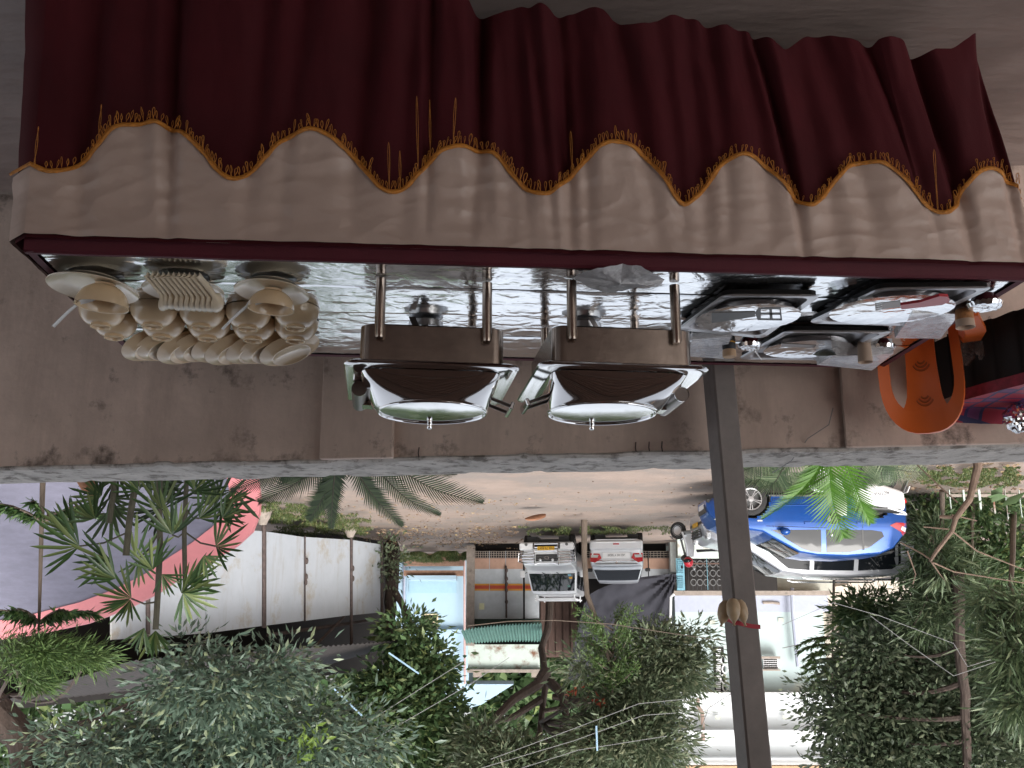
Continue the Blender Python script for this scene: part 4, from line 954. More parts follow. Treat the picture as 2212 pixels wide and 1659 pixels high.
pack([(1790, 771), (1945, 764), (1890, 806), (1752, 792)], .055, .05, 'clear wrapped napkin pack jutting over the back edge of the table')
f = thing('plastic_fork', 'white plastic fork leaning on the back tray', 'fork', pp(1610, 765, .04)); mb = MB(); mb.tube([pp(1630, 757, .045), pp(1641, 772, .05), pp(1645, 777, .05)], .0022, 6); mb.build('handle', K['wplas'], f, ws=True)
# ================================================================ orange chair behind the table
ch = thing('orange_chair', 'orange plastic armchair with arched grooves behind the table', 'chair', (-1.215, 3.05, 0), R(30), 'orange plastic chairs'); ch.scale = (.60, .8, 1.125)
def chair_parts(t):
    O = K['orange']
    def back_pt(x, z): return Vector((x, .20 + .10 * (z - .42) + .05 * (x / .2) ** 2 * -1, z))
    # seat
    mb = MB(); mb.grid(lambda u, v: ((u - .5) * .44, -.22 + .42 * v, .415 - .018 * math.sin(math.pi * u) * math.sin(math.pi * v) + (-.03 * max(0, .15 - v) / .15)), 16, 16)
    mb.grid(lambda u, v: ((u - .5) * .44, -.22 + .42 * v, .405 - .018 * math.sin(math.pi * u) * math.sin(math.pi * v)), 16, 16); mb.build('seat', O, t)
    for sx_ in (-1, 1):
        for (y0, y1) in ((-.19, -.24), (.18, .25)):
            mb = MB(); mb.tube([(sx_ * .195, y0, .41), (sx_ * .235, y1, 0)], [.026, .020], 8); mb.build('leg', O, t)
        pts = [(sx_ * .20, .23, .58), (sx_ * .27, .12, .635), (sx_ * .31, -.03, .64), (sx_ * .30, -.15, .62), (sx_ * .22, -.19, .50), (sx_ * .205, -.18, .40)]
        mb = MB()
        w = [.026, .042, .048, .044, .03, .022]; vs = []
        for q, ww in zip(pts, w):
            q = Vector(q); vs += [q + Vector((-ww, 0, .006)), q + Vector((ww, 0, .006)), q + Vector((ww, 0, -.006)) , q + Vector((-ww, 0, -.006))]
        mb.add(vs, [(4 * k + j, 4 * k + (j + 1) % 4, 4 * k + 4 + (j + 1) % 4, 4 * k + 4 + j) for k in range(5) for j in range(4)]); mb.build('armrest', O, t)
    # back frame: an upside-down U band, and the waisted splat
    n = 44; fr = MB(); vs = []
    for k in range(n + 1):
        a = k / n
        if a < .3: x, z = -.198 - .012 * (a / .3), .40 + .30 * (a / .3); tx, tz = 0, 1
        elif a > .7: x, z = .198 + .012 * ((1 - a) / .3), .40 + .30 * ((1 - a) / .3); tx, tz = 0, -1
        else:
            th = math.pi * (1 - (a - .3) / .4); e = .75; cxx, czz = math.cos(th), math.sin(th)
            x = .21 * math.copysign(abs(cxx) ** e, cxx); z = .70 + .165 * abs(czz) ** e; tx, tz = 0, 0
        wi = .026 if tz else .026 + .006 * max(0, math.sin(math.pi * (a - .3) / .4))
        p = Vector((x, 0, z)); cen = Vector((0, 0, .66)); dr = (cen - p); dr = Vector((dr.x, 0, 0)).normalized() if tz else dr.normalized()
        q = p + dr * 2 * wi
        for (pt, dy) in ((p, -.012), (q, -.006), (q, .006), (p, .012)):
            b = back_pt(pt.x, pt.z); vs.append(b + Vector((0, dy, 0)))
    fr.add(vs, [(4 * k + j, 4 * k + (j + 1) % 4, 4 * k + 4 + (j + 1) % 4, 4 * k + 4 + j) for k in range(n) for j in range(4)]); fr.build('back_frame', O, t)
    def half(z): return .075 + .020 * abs((z - .62) / .18) ** 2 + (.03 * max(0, (z - .76) / .05) ** 1.5 if z > .76 else 0)
    mb = MB()
    for dy in (-.006, .006):
        mb.grid(lambda u, v: back_pt((u - .5) * 2 * half(.40 + .41 * v), .40 + .41 * v) + Vector((0, dy, 0)), 10, 24)
    mb.grid(lambda u, v: back_pt(half(.40 + .41 * v), .40 + .41 * v) + Vector((0, -.006 + .012 * u, 0)), 1, 24); mb.grid(lambda u, v: back_pt(-half(.40 + .41 * v), .40 + .41 * v) + Vector((0, -.006 + .012 * u, 0)), 1, 24)
    sp_ = mb.build('splat', O, t)
    for zc in (.585, .685, .785):
        for k, rr in enumerate((.022, .036, .05)):
            mb = MB(); mb.tube([back_pt(rr * math.cos(a), zc - .035 + rr * .72 * math.sin(a)) + Vector((0, -.0065, 0)) for a in [R(35 + 110 * q / 8) for q in range(9)]], .0034, 5); mb.build('groove', K['orange_g'], sp_)
chair_parts(ch)
ch2 = copy_tree(ch); ch2.location = (-1.78, 2.25, 0); ch2.rotation_euler = (0, 0, R(75)); tag(ch2, 'second orange plastic chair half cut off at the end of the table', 'chair', 'orange plastic chairs')
# plaid covered side counter
pc = thing('plaid_counter', 'narrow side counter with a red and blue plaid cloth by the wall', 'counter', (-1.9, 2.2, 0))
Pn = [Vector((-1.41, 3.22, .87)), Vector((-1.64, 2.70, .87)), Vector((-2.35, 3.245, .87)), Vector((-1.38, 3.375, .87))]
def pcf(u, v): return Pn[0].lerp(Pn[1], u).lerp(Pn[3].lerp(Pn[2], u), v) + Vector((0, .02 * max(0, v - .85), .004 * fbm(u * 5, v * 3) + .075 * max(0, (v - .8) / .2) ** 2))
mb = MB(); mb.grid(pcf, 30, 16); mb.build('plaid_cloth', K['plaid'], pc, ws=True)
mb = MB(); mb.grid(lambda u, v: Pn[0].lerp(Pn[1], u) + Vector((0, -.004 - .004 * v + .004 * math.sin(u * 20) * v, .001 - .035 * v)), 30, 3); mb.build('cloth_hem', M('plaid hem', (.22, .012, .03), .6, var=.35, vs=40), pc, ws=True)
mb = MB(); mb.grid(lambda u, v: Pn[0].lerp(Pn[1], u) + Vector((.0, .02 + .012 * math.sin(u * 40), -.03 - .20 * v)), 60, 2); mb.grid(lambda u, v: Pn[0].lerp(Pn[3], u) + Vector((-.02, 0, -.03 - .20 * v)), 6, 2); mb.build('dark_strip', K['black'], pc, ws=True)  # near-black strip hanging below the counter edge
for q0 in (Pn[0].lerp(Pn[3], .1), Pn[0].lerp(Pn[3], .9), Pn[1].lerp(Pn[2], .5)):
    mb = MB(); mb.tube([(q0.x - .03, q0.y, 0), (q0.x - .03, q0.y, .86)], .018, 8); mb.build('leg', K['steel_d'], pc, ws=True)
fb = MB(); c = pz(2200, 903, .92)
def fbf(u, v):
    a = 6.283 * u; b = math.pi * (v - .5); d = Vector((math.cos(a) * math.cos(b), math.sin(a) * math.cos(b), math.sin(b))); r = .045 * (1 + .22 * fbm(d.x * 4, d.y * 4, d.z * 4)); return c + d * r
fb.grid(fbf, 36, 20, True); tag(fb.build('foil_ball', K['foil'], angle=10), 'crumpled ball of foil on the plaid counter', 'foil')
cb_ = pz(2135, 740, .70) + Vector((0, .02, 0)); mb = MB()
def bgf(u, v):
    a = 6.283 * u; b = math.pi * (v - .5); d = Vector((math.cos(a) * math.cos(b), math.sin(a) * math.cos(b), math.sin(b))); k = 1 + .5 * fbm(d.x * 2.5 + 3, d.y * 2.5, d.z * 2.5); return cb_ + Vector((d.x * .078 * k, d.y * .05 * k, d.z * .065 * k))
mb.grid(bgf, 48, 28, True)
bagm = M('clear bag', (.42, .36, .33), .08, var=.05, alpha=.42, bump=1, bs=30)
tag(mb.build('plastic_bag', bagm, angle=12), 'crumpled clear plastic bag hanging at the arm of the orange chair', 'bag')
# ================================================================ cars and scooters
class Car:
    def __init__(s, label, name, top, belt, bot, wid, axles, wr, paint, loc, rz, tumble=.30, group=None, crown=.02):
        s.L = top[-1][0]; s.top, s.belt, s.bot, s.wid = [np.array(q, float) for q in (top, belt, bot, wid)]
        s.tumble = tumble; s.crown = crown; s.paint = paint; s.axles = axles; s.wr = wr
        s.t = thing(name, label, 'car' if 'car' in name else name.split('_')[-1], loc, rz, group)
        s.body()
    def I(s, a, x): return float(np.interp(x, a[:, 0], a[:, 1]))
    def half(s, x):
        zt, zb, w = s.I(s.top, x), s.I(s.bot, x), s.I(s.wid, x); zl = min(s.I(s.belt, x), zt - .05); h = zl - zb
        we = w * .985 - s.tumble * max(0, zt - zl - .05)
        P = [(0, zb), (w * .82, zb), (w * .95, zb + .05), (w * .985, zb + .35 * h), (w, zb + .62 * h), (w * .998, zb + .85 * h), (w * .985, zl)]
        d = zt - zl
        P += [(w * .985 + (we - w * .985) * .5 + .01 * min(1, d), zl + .5 * (d - .04)), (we, zt - .04), (we - .035, zt - .008), (we * .6, zt + s.crown * .8), (0, zt + s.crown)]
        return P
    def ysurf(s, x, z):
        P = s.half(x)[2:10]; zs = [p[1] for p in P]; ys = [p[0] for p in P]; return float(np.interp(z, zs, ys))
    def X(s, x): return x - s.L / 2
    def body(s):
        n = 96; xs = sorted(set(list(np.linspace(0, s.L, n)) + [p[0] for p in s.top])); mb = MB(); rows = []
        for x in xs:
            P = s.half(x); Q = []
            for a, b in zip(P[:-1], P[1:]):
                for k in range(3): t = k / 3; Q.append((a[0] + (b[0] - a[0]) * t, a[1] + (b[1] - a[1]) * t))
            Q.append(P[-1]); full = [(y, z) for y, z in Q] + [(-y, z) for y, z in Q[-2:0:-1]]
            rows.append([len(mb.v) + j for j in range(len(full))]); mb.v += [(s.X(x), y, z) for y, z in full]
        m = len(rows[0])
        for r0, r1 in zip(rows[:-1], rows[1:]):
            for j in range(m):
                q = (r0[j], r0[(j + 1) % m], r1[(j + 1) % m], r1[j]); c = [sum(mb.v[i][k] for i in q) / 4 for k in range(3)]
                if any((c[0] - s.X(a)) ** 2 + (c[2] - s.wr) ** 2 < (s.wr * 1.17) ** 2 and abs(c[1]) > .35 for a in s.axles): continue
                mb.f.append(q)
        mb.f.append(tuple(rows[0])); mb.f.append(tuple(rows[-1][::-1]))
        s.b = mb.build('body', s.paint, s.t, angle=28)
        mb = MB(); mb.box2((-s.L * .40, -.62, .17), (s.L * .42, .62, .50)); mb.build('underbody', K['bplas'], s.t, False)
        for a in s.axles:
            w = s.I(s.wid, a)
            for sg in (-1, 1):
                mb = MB(); mb.box((s.X(a), sg * w * .62, s.wr * 1.12), (s.wr * 2.5, w * .4, s.wr * 1.75)); 
                mb.tube([(s.X(a) + s.wr * 1.19 * math.cos(t), sg * s.ysurf(a, s.wr * 1.2) * 1.0 - sg * .012, s.wr + s.wr * 1.19 * math.sin(t)) for t in np.linspace(-.15, math.pi + .15, 22)], .018, 5)
                mb.build('wheel_arch', K['bplas'], s.t)
        for a in s.axles:
            for sg in (-1, 1): s.wheel(s.X(a), sg * (s.I(s.wid, a) - .015), sg)
    def wheel(s, x, y, sg):
        r = s.wr; Mx = Matrix.Rotation(R(-90 * sg), 4, 'X'); mb = MB()
        mb.lathe([(r * .66, -.01), (r * .70, .01), (r * .90, .012), (r * .985, -.005), (r, -.05), (r, -.14), (r * .9, -.19), (r * .6, -.19)], n=36, M=Mx)
        w = mb.build('wheel', K['tyre'], s.t); w.location = (x, y, r)
        mb = MB(); mb.lathe([(r * .69, .004), (r * .65, .008), (r * .62, -.03), (r * .6, -.10), (0, -.10)], n=32, M=Mx); place(mb.mesh('rim', K['gplas']), 'rim', w)
        mb = MB()
        for k in range(5):
            for da in (-.13, .13):
                a = 2 * math.pi * k / 5 + .3 + da
                q = [(math.cos(a - .07) * r * .15, math.sin(a - .07) * r * .15), (math.cos(a - .05) * r * .66, math.sin(a - .05) * r * .66), (math.cos(a + .05) * r * .66, math.sin(a + .05) * r * .66), (math.cos(a + .07) * r * .15, math.sin(a + .07) * r * .15)]
                mb.prism([Vector((px, sg * .001, pz_)) for px, pz_ in q], (0, sg * .012, 0))
        mb.lathe([(r * .17, -.01), (r * .17, .012), (0, .016)], n=16, M=Mx); mb.lathe([(r * .69, .0), (r * .68, .013), (r * .62, .008)], n=32, M=Mx)
        place(mb.mesh('spokes', K['alloy']), 'spokes', w)
    def side(s, name, poly, m, off=.004, th=.01, sides=(1, -1), parent=None, dense=True):
        P = []
        for a, b in zip(poly, poly[1:] + poly[:1]):
            k = max(1, int(math.hypot(b[0] - a[0], b[1] - a[1]) / .12)) if dense else 1
            P += [(a[0] + (b[0] - a[0]) * t / k, a[1] + (b[1] - a[1]) * t / k) for t in range(k)]
        o = None
        for sg in sides:
            c = (sum(p[0] for p in P) / len(P), sum(p[1] for p in P) / len(P)); n = len(P)
            f = lambda p, d: Vector((s.X(p[0]), sg * (s.ysurf(p[0], p[1]) + d), p[1])); mb = MB()
            vs = [f(p, off) for p in P] + [f(((p[0] + c[0]) / 2, (p[1] + c[1]) / 2), off) for p in P] + [f(c, off)] + [f(p, off - th) for p in P]
            fs = [(i, (i + 1) % n, n + (i + 1) % n, n + i) for i in range(n)] + [(n + i, n + (i + 1) % n, 2 * n) for i in range(n)] + [(i, 2 * n + 1 + i, 2 * n + 1 + (i + 1) % n, (i + 1) % n) for i in range(n)]
            mb.add(vs, fs); o = place(mb.mesh(name, K[m] if isinstance(m, str) else m, angle=50), name, parent or s.t)
        return o
    def line(s, name, pts, r, m, sides=(1, -1)):
        for sg in sides:
            mb = MB(); mb.tube([(s.X(x), sg * (s.ysurf(x, z) + .001), z) for x, z in pts], r, 5); place(mb.mesh(name, K[m]), name, s.t)
    def screen(s, name, x0, x1, inset, off=.008, m='glass'):  # glass laid on the sloping top surface
        mb = MB()
        def fn(u, v):
            x = x0 + (x1 - x0) * v; P = s.half(x); we = P[8][0] - inset; y = (u - .5) * 2 * we; zt = s.I(s.top, x); k = abs(y) / max(.01, P[8][0])
            z = zt + s.crown * (1 - k ** 2 * .9); dz = (s.I(s.top, x1) - s.I(s.top, x0)); dx = x1 - x0; n = Vector((-dz * (1 if dx > 0 else 1), 0, dx)).normalized()
            if n.z < 0: n = -n
            return Vector((s.X(x), y, z)) + n * off
        mb.grid(fn, 14, 8); return mb.build(name, K[m], s.t)
    def bx(s, name, a, b, m, bev=.01, parent=None):
        mb = MB(); mb.box2((s.X(a[0]), a[1], a[2]), (s.X(b[0]), b[1], b[2]), bev); return mb.build(name, K[m] if isinstance(m, str) else m, parent or s.t, False)
    def tubes(s, name, paths, r, m, parent=None):
        for p in paths:
            mb = MB(); mb.tube([(s.X(x), y, z) for x, y, z in p], r, 7); mb.build(name, K[m], parent or s.t)
def lettering(txt, size, parent, loc, rot, m, name='lettering'):
    cu = bpy.data.curves.new(name, 'FONT'); cu.body = txt; cu.size = size; cu.align_x = 'CENTER'; cu.align_y = 'CENTER'; cu.extrude = .001; cu.materials.append(K[m])
    q = bpy.data.objects.new('draft', cu); me = bpy.data.meshes.new_from_object(q); bpy.data.objects.remove(q); bpy.data.curves.remove(cu)
    o = place(me, name, parent); o.location = loc; o.rotation_euler = rot; return o
# ---- blue hatchback, seen from its side
p = pg(1625, 1044); yy = p.y + .84
c = Car('blue hatchback parked sideways behind the white scooter', 'blue_car',
        [(0, .62), (.03, .92), (.10, 1.02), (.34, 1.30), (.62, 1.42), (1.3, 1.475), (1.9, 1.455), (2.25, 1.40), (2.75, 1.14), (3.0, 1.00), (3.5, .92), (3.85, .80), (4.02, .60), (4.06, .45)],
        [(0, .86), (.5, .92), (2.6, .885), (3.2, .87), (4.06, .80)], [(0, .34), (.2, .24), (3.7, .22), (4.06, .30)],
        [(0, .62), (.08, .74), (.4, .83), (1.0, .845), (3.0, .84), (3.6, .80), (3.9, .66), (4.06, .45)], [.72, 3.22], .33, K['car_blue'], (-6.02, yy, zg(yy)), R(-1))
blue = c
c.side('window', [(2.78, .955), (2.52, 1.14), (2.22, 1.315), (2.02, 1.375), (1.82, 1.39), (1.84, .945)], 'glass', .006)
c.side('window', [(1.74, .945), (1.72, 1.392), (1.25, 1.385), (.86, 1.30), (.56, 1.08), (.60, .985), (.80, .955)], 'glass', .006)
c.side('window_pillar', [(1.02, .95), (.985, .95), (.955, 1.34), (.99, 1.345)], 'bplas', .010)
c.side('mirror_base', [(2.84, .955), (2.60, .955), (2.60, 1.075)], 'gplas', .012)
for sg in (-1, 1):
    mb = MB(); mb.ball((c.X(2.60), sg * .955, 1.0), (.10, .10, .075), 14, 8); mb.build('wing_mirror', K['car_blue'], c.t)
    mb = MB(); mb.box((c.X(2.60), sg * .87, .97), (.05, .12, .03)); mb.build('mirror_arm', K['bplas'], c.t)
for pts in ([(2.80, .90), (2.86, .6), (2.78, .33)], [(1.78, .92), (1.80, .6), (1.80, .30)], [(1.0, .92), (.98, .75), (1.05, .62)], [(2.78, .33), (1.80, .30), (1.30, .30)], [(2.95, .875), (1.9, .905), (.35, .945)]): c.line('panel_gap', pts, .006, 'bplas')
c.line('crease', [(2.7, .46), (1.5, .44), (1.1, .46)], .012, 'car_blue'); c.line('sill_strip', [(2.85, .255), (1.1, .255)], .018, 'gplas')
for x in (1.98, .92): c.side('door_handle', [(x, .805), (x + .19, .80), (x + .19, .835), (x, .84)], 'car_blue', .028, .03)
c.side('fender_lamp', [(3.02, .755), (3.12, .755), (3.12, .785), (3.02, .785)], 'lamp', .008)
c.side('tail_lamp', [(.06, .80), (.08, .99), (.14, 1.05), (.20, .98), (.44, .86), (.30, .80)], 'redlamp', .014)
c.side('lamp_lens', [(.075, .90), (.10, .985), (.20, .93), (.17, .87)], 'lamp', .02)
c.side('head_lamp', [(3.94, .72), (3.6, .80), (3.55, .74), (3.85, .62)], 'lamp', .012)
c.screen('windscreen', 2.80, 2.26, .05); c.screen('rear_window', .13, .50, .06)
c.bx('front_grille', (4.03, -.35, .42), (4.075, .35, .55), 'bplas'); c.bx('front_bumper_grille', (3.96, -.5, .28), (4.055, .5, .36), 'bplas'); c.bx('number_plate', (4.07, -.24, .36), (4.085, .24, .46), 'plate_w', .003)
c.bx('spoiler', (.30, -.5, 1.335), (.56, .5, 1.385), 'bplas')
c.tubes('antenna', [[(.6, 0, 1.42), (.45, 0, 1.60)]], .006, 'bplas')
# ---- bright silver people carrier behind it
sY = 24.3
c = Car('silver people carrier parked behind the blue hatchback', 'silver_car',
        [(0, .60), (.03, 1.10), (.10, 1.30), (.22, 1.60), (.5, 1.70), (1.6, 1.745), (2.6, 1.73), (3.1, 1.66), (3.95, 1.13), (4.15, 1.07), (4.6, .97), (4.80, .82), (4.86, .62)],
        [(0, 1.0), (3.6, .97), (4.86, .90)], [(0, .36), (.2, .28), (4.5, .26), (4.86, .32)],
        [(0, .70), (.1, .80), (.5, .86), (4.2, .86), (4.6, .78), (4.86, .60)], [.85, 3.95], .32, K['car_grey'], (-6.68, sY, zg(sY)), R(-3), .22)
mpv = c
c.side('window', [(3.62, 1.06), (3.16, 1.44), (2.98, 1.58), (2.50, 1.61), (2.48, 1.03)], 'glass', .006)
c.side('window', [(2.38, 1.03), (2.40, 1.61), (1.50, 1.62), (1.46, 1.03)], 'glass', .006)
c.side('window', [(1.36, 1.03), (1.40, 1.62), (.62, 1.58), (.42, 1.45), (.42, 1.03)], 'glass', .006)
c.screen('windscreen', 3.92, 3.14, .05)
c.tubes('roof_rail', [[(.5, sg * .56, 1.755), (.6, sg * .56, 1.80), (2.5, sg * .56, 1.80), (2.62, sg * .56, 1.76)] for sg in (-1, 1)], .018, 'chrome')
c.bx('head_lamp', (4.70, -.76, .76), (4.79, -.48, .93), 'lamp', .03); c.bx('head_lamp', (4.70, .48, .76), (4.79, .76, .93), 'lamp', .03)
c.bx('front_grille', (4.82, -.40, .66), (4.875, .40, .86), 'bplas'); 
for k in range(3): c.bx('grille_bar', (4.86, -.40, .685 + .06 * k), (4.895, .40, .705 + .06 * k), 'chrome', .005)
c.bx('bumper_intake', (4.80, -.62, .50), (4.86, .62, .58), 'bplas'); c.bx('number_plate', (4.87, -.25, .50), (4.885, .25, .60), 'plate_y', .003)
for sg in (-1, 1):
    mb = MB(); mb.tube([(c.X(4.74), sg * .58, .42), (c.X(4.84), sg * .58, .42)], .055, 14); mb.build('fog_lamp', K['lamp'], c.t)
    mb = MB(); mb.box((c.X(3.55), sg * .98, 1.08), (.09, .18, .13), None, .03); mb.build('wing_mirror', K['car_grey'], c.t)
c.line('panel_gap', [(2.43, 1.0), (2.43, .35)], .006, 'bplas'); c.line('panel_gap', [(1.4, 1.0), (1.35, .6)], .006, 'bplas')
# ---- white jeep with a bull bar, seen from the front
p = pg(1190, 1150); jy = p.y + 2.05
c = Car('white jeep with a steel bull bar parked nose out under the tree', 'white_jeep',
        [(0, .60), (.02, 1.55), (.06, 1.72), (.2, 1.78), (1.5, 1.80), (2.35, 1.76), (2.50, 1.70), (2.92, 1.13), (3.05, 1.08), (3.85, .98), (3.98, .90), (4.0, .50)],
        [(0, 1.05), (2.9, 1.04), (4.0, .90)], [(0, .46), (3.6, .42), (4.0, .42)], [(0, .78), (.1, .80), (2.9, .80), (3.6, .78), (3.95, .74), (4.0, .70)], [.75, 3.25], .36, K['car_white'],
        (p.x - .22, jy, zg(jy) + .02), R(-90 + 10), .12, None, .015)
jeep = c
c.screen('windscreen', 2.90, 2.52, .055, .010, 'windscreen')
c.side('window', [(2.72, 1.12), (2.42, 1.60), (1.75, 1.62), (1.72, 1.12)], 'glass', .006); c.side('window', [(1.64, 1.12), (1.64, 1.62), (.9, 1.62), (.9, 1.12)], 'glass', .006); c.side('window', [(.8, 1.12), (.8, 1.62), (.18, 1.60), (.18, 1.12)], 'glass', .006)
c.line('panel_gap', [(1.68, 1.08), (1.68, .5)], .008, 'bplas')
c.bx('front_grille', (3.97, -.34, .66), (4.02, .34, .87), 'bplas', .015)
for z in (.71, .76, .81): c.bx('grille_bar', (4.01, -.33, z), (4.03, .33, z + .016), 'gplas', .003)
mb = MB(); mb.lathe([(.055 + .008 * math.cos(a), .008 * math.sin(a)) for a in [6.283 * k / 6 for k in range(7)]], (c.X(4.035), 0, .765), 20, Matrix.Rotation(R(90), 4, 'Y'), .75, 1.1); mb.build('round_badge', K['chrome'], c.t)
for sg in (-1, 1):
    h = c.bx('head_lamp', (3.95, sg * .40, .64), (4.01, sg * .70, .87), 'lamp', .02)
    c.bx('turn_lamp', (3.93, sg * .70, .66), (3.99, sg * .765, .86), 'lamp', .01)
    mb = MB(); mb.box((c.X(2.78), sg * .95, 1.17), (.08, .17, .22), None, .03); mb.build('wing_mirror', K['car_white'], c.t)
    c.tubes('mirror_stay', [[(2.78, sg * .80, 1.12), (2.78, sg * .92, 1.16)]], .012, 'bplas')
    mb = MB(); mb.tube([(c.X(4.06), sg * .62, .37), (c.X(4.12), sg * .62, .37)], .045, 12); mb.build('fog_lamp', K['gplas'], c.t)
    mb = MB(); mb.ball((c.X(4.10), sg * .19, .84), (.04, .05, .05), 10, 6); mb.build('spot_lamp', K['lamp'], c.t)
b = MB(); b.box2((c.X(3.95), -.84, .30), (c.X(4.08), .84, .54), .04); bump_ = b.build('bumper', K['car_white'], c.t, False)
c.bx('bumper_slot', (4.06, -.42, .32), (4.09, .42, .50), 'bplas', .005)
bull = [[(4.10, sg * .36, .30), (4.18, sg * .36, .50), (4.18, sg * .36, .80), (4.10, sg * .36, .98)] for sg in (-1, 1)]
bull += [[(4.16, -.36, z), (4.16, .36, z)] for z in (.36, .46, .57)] + [[(4.12, -.36, .97), (4.12, -.2, .93), (4.12, .2, .93), (4.12, .36, .97)]]
for sg in (-1, 1):
    bull += [[(4.17, sg * .36, .60), (4.14, sg * .72, .60), (4.02, sg * .86, .62), (4.0, sg * .88, .88), (4.12, sg * .72, .92), (4.15, sg * .36, .94)]] + [[(4.17, sg * .36, z), (4.13, sg * .74, z), (4.0, sg * .87, z)] for z in (.69, .78, .86)]
c.tubes('bull_bar', bull, .017, 'chrome')
pl_ = c.bx('number_plate', (4.185, -.26, .44), (4.195, .26, .55), 'plate_y', .002); lettering('WB 76 8267', .095, c.t, (c.X(4.197), 0, .495), (R(90), 0, R(90)), 'ink')
for (y, z, m) in ((-.58, 1.30, 'yellow'), (-.55, 1.22, 'blue_l'), (-.50, 1.55, 'teal')): 
    mb = MB(); x = 2.90 - (z - 1.13) / .57 * .40; mb.box((c.X(x) + .035, y, z), (.006, .10, .07), Matrix.Rotation(R(-35), 3, 'Y')); mb.build('sticker', K[m], c.t, False)
for y in (-.25, .2): c.tubes('wiper', [[(2.97, y + .1, 1.135), (2.83, y - .15, 1.29)]], .009, 'bplas')
c.tubes('roof_carrier', [[(.4, sg * .60, 1.90), (2.1, sg * .60, 1.90)] for sg in (-1, 1)] + [[(x, -.66, 1.90), (x, .66, 1.90)] for x in (.4, 1.0, 1.55, 2.1)] + [[(x, -.66, 1.96), (x, .66, 1.96)] for x in (2.1,)] + [[(x, sg * .6, 1.78), (x, sg * .6, 1.96)] for x in (.4, 2.1) for sg in (-1, 1)], .022, 'white')
# ---- silver saloon, seen from behind
p = pg(1347, 1145); sy = p.y + .3 + 2.05
c = Car('silver saloon parked tail out under the charcoal tarpaulin', 'silver_car',
        [(0, .55), (.02, .86), (.06, .97), (.14, 1.035), (.62, 1.06), (.70, 1.07), (1.28, 1.39), (1.55, 1.44), (2.1, 1.46), (2.6, 1.40), (3.15, 1.08), (3.9, .90), (4.15, .70), (4.2, .5)],
        [(0, .90), (.6, .98), (3.2, .93), (4.2, .80)], [(0, .27), (.3, .24), (4.2, .28)], [(0, .70), (.06, .77), (.4, .80), (3.5, .80), (4.0, .70), (4.2, .5)], [.85, 3.3], .31, K['car_silver'],
        (p.x - .05, sy, zg(sy)), R(90 + 7), .34)
saloon = c
c.screen('rear_window', .78, 1.30, .05); c.screen('windscreen', 3.1, 2.62, .05)
c.side('window', [(1.15, 1.04), (1.42, 1.30), (1.62, 1.37), (1.95, 1.39), (1.95, 1.02)], 'glass', .006); c.side('window', [(2.02, 1.02), (2.02, 1.39), (2.5, 1.34), (3.0, 1.05), (2.98, 1.01)], 'glass', .006)
c.bx('bumper', (-.06, -.79, .30), (.12, .79, .60), 'car_silver', .05)
c.bx('bumper_lip', (-.072, -.60, .345), (-.04, .60, .375), 'white', .01); c.bx('reflector', (-.075, -.09, .40), (-.05, .09, .44), 'redlamp', .008)
c.bx('boot_panel', (-.022, -.46, .66), (.01, .46, .90), 'car_silver', .015); c.bx('boot_chrome', (-.045, -.60, .895), (.02, .60, .935), 'chrome', .015); c.bx('boot_edge', (-.02, -.64, 1.0), (.10, .64, 1.045), 'car_silver', .02)
c.bx('plate_frame', (-.030, -.40, .67), (-.018, .40, .83), 'white', .004); c.bx('number_plate', (-.036, -.28, .69), (-.029, .28, .80), 'plate_w', .002)
lettering('AD 00 Y 5620', .085, c.t, (c.X(-.0375), 0, .745), (R(90), 0, R(-90)), 'ink')
for sg in (-1, 1):
    mb = MB(); pts = [(sg * .44, .84), (sg * .50, .70), (sg * .78, .68), (sg * .785, .93), (sg * .64, .97)]
    mb.prism([Vector((c.X(.075 if abs(y) > .7 else -.025), y, z)) for y, z in pts], (-.03, 0, 0)); tl_ = mb.build('tail_lamp', K['redlamp'], c.t, False)
    mb = MB(); mb.prism([Vector((c.X(.04 if abs(y) > .7 else -.05), y, z)) for y, z in [(sg * .53, .74), (sg * .76, .73), (sg * .765, .81), (sg * .56, .82)]], (-.012, 0, 0)); place(mb.mesh('lamp_lens', K['lamp'], False), 'lamp_lens', tl_)
    mb = MB(); mb.box((c.X(2.72), sg * .93, 1.0), (.10, .17, .12), None, .03); mb.build('wing_mirror', K['bplas'], c.t)
    mb = MB(); mb.ball((c.X(.0), sg * .62, .50), (.02, .02, .02), 6, 4); mb.build('parking_sensor', K['bplas'], c.t)
mb = MB(); mb.lathe([(0, .0), (.035, 0), (.035, .008), (0, .01)], (c.X(-.012), 0, .965), 12, Matrix.Rotation(R(-90), 4, 'Y')); mb.build('badge', K['chrome'], c.t)
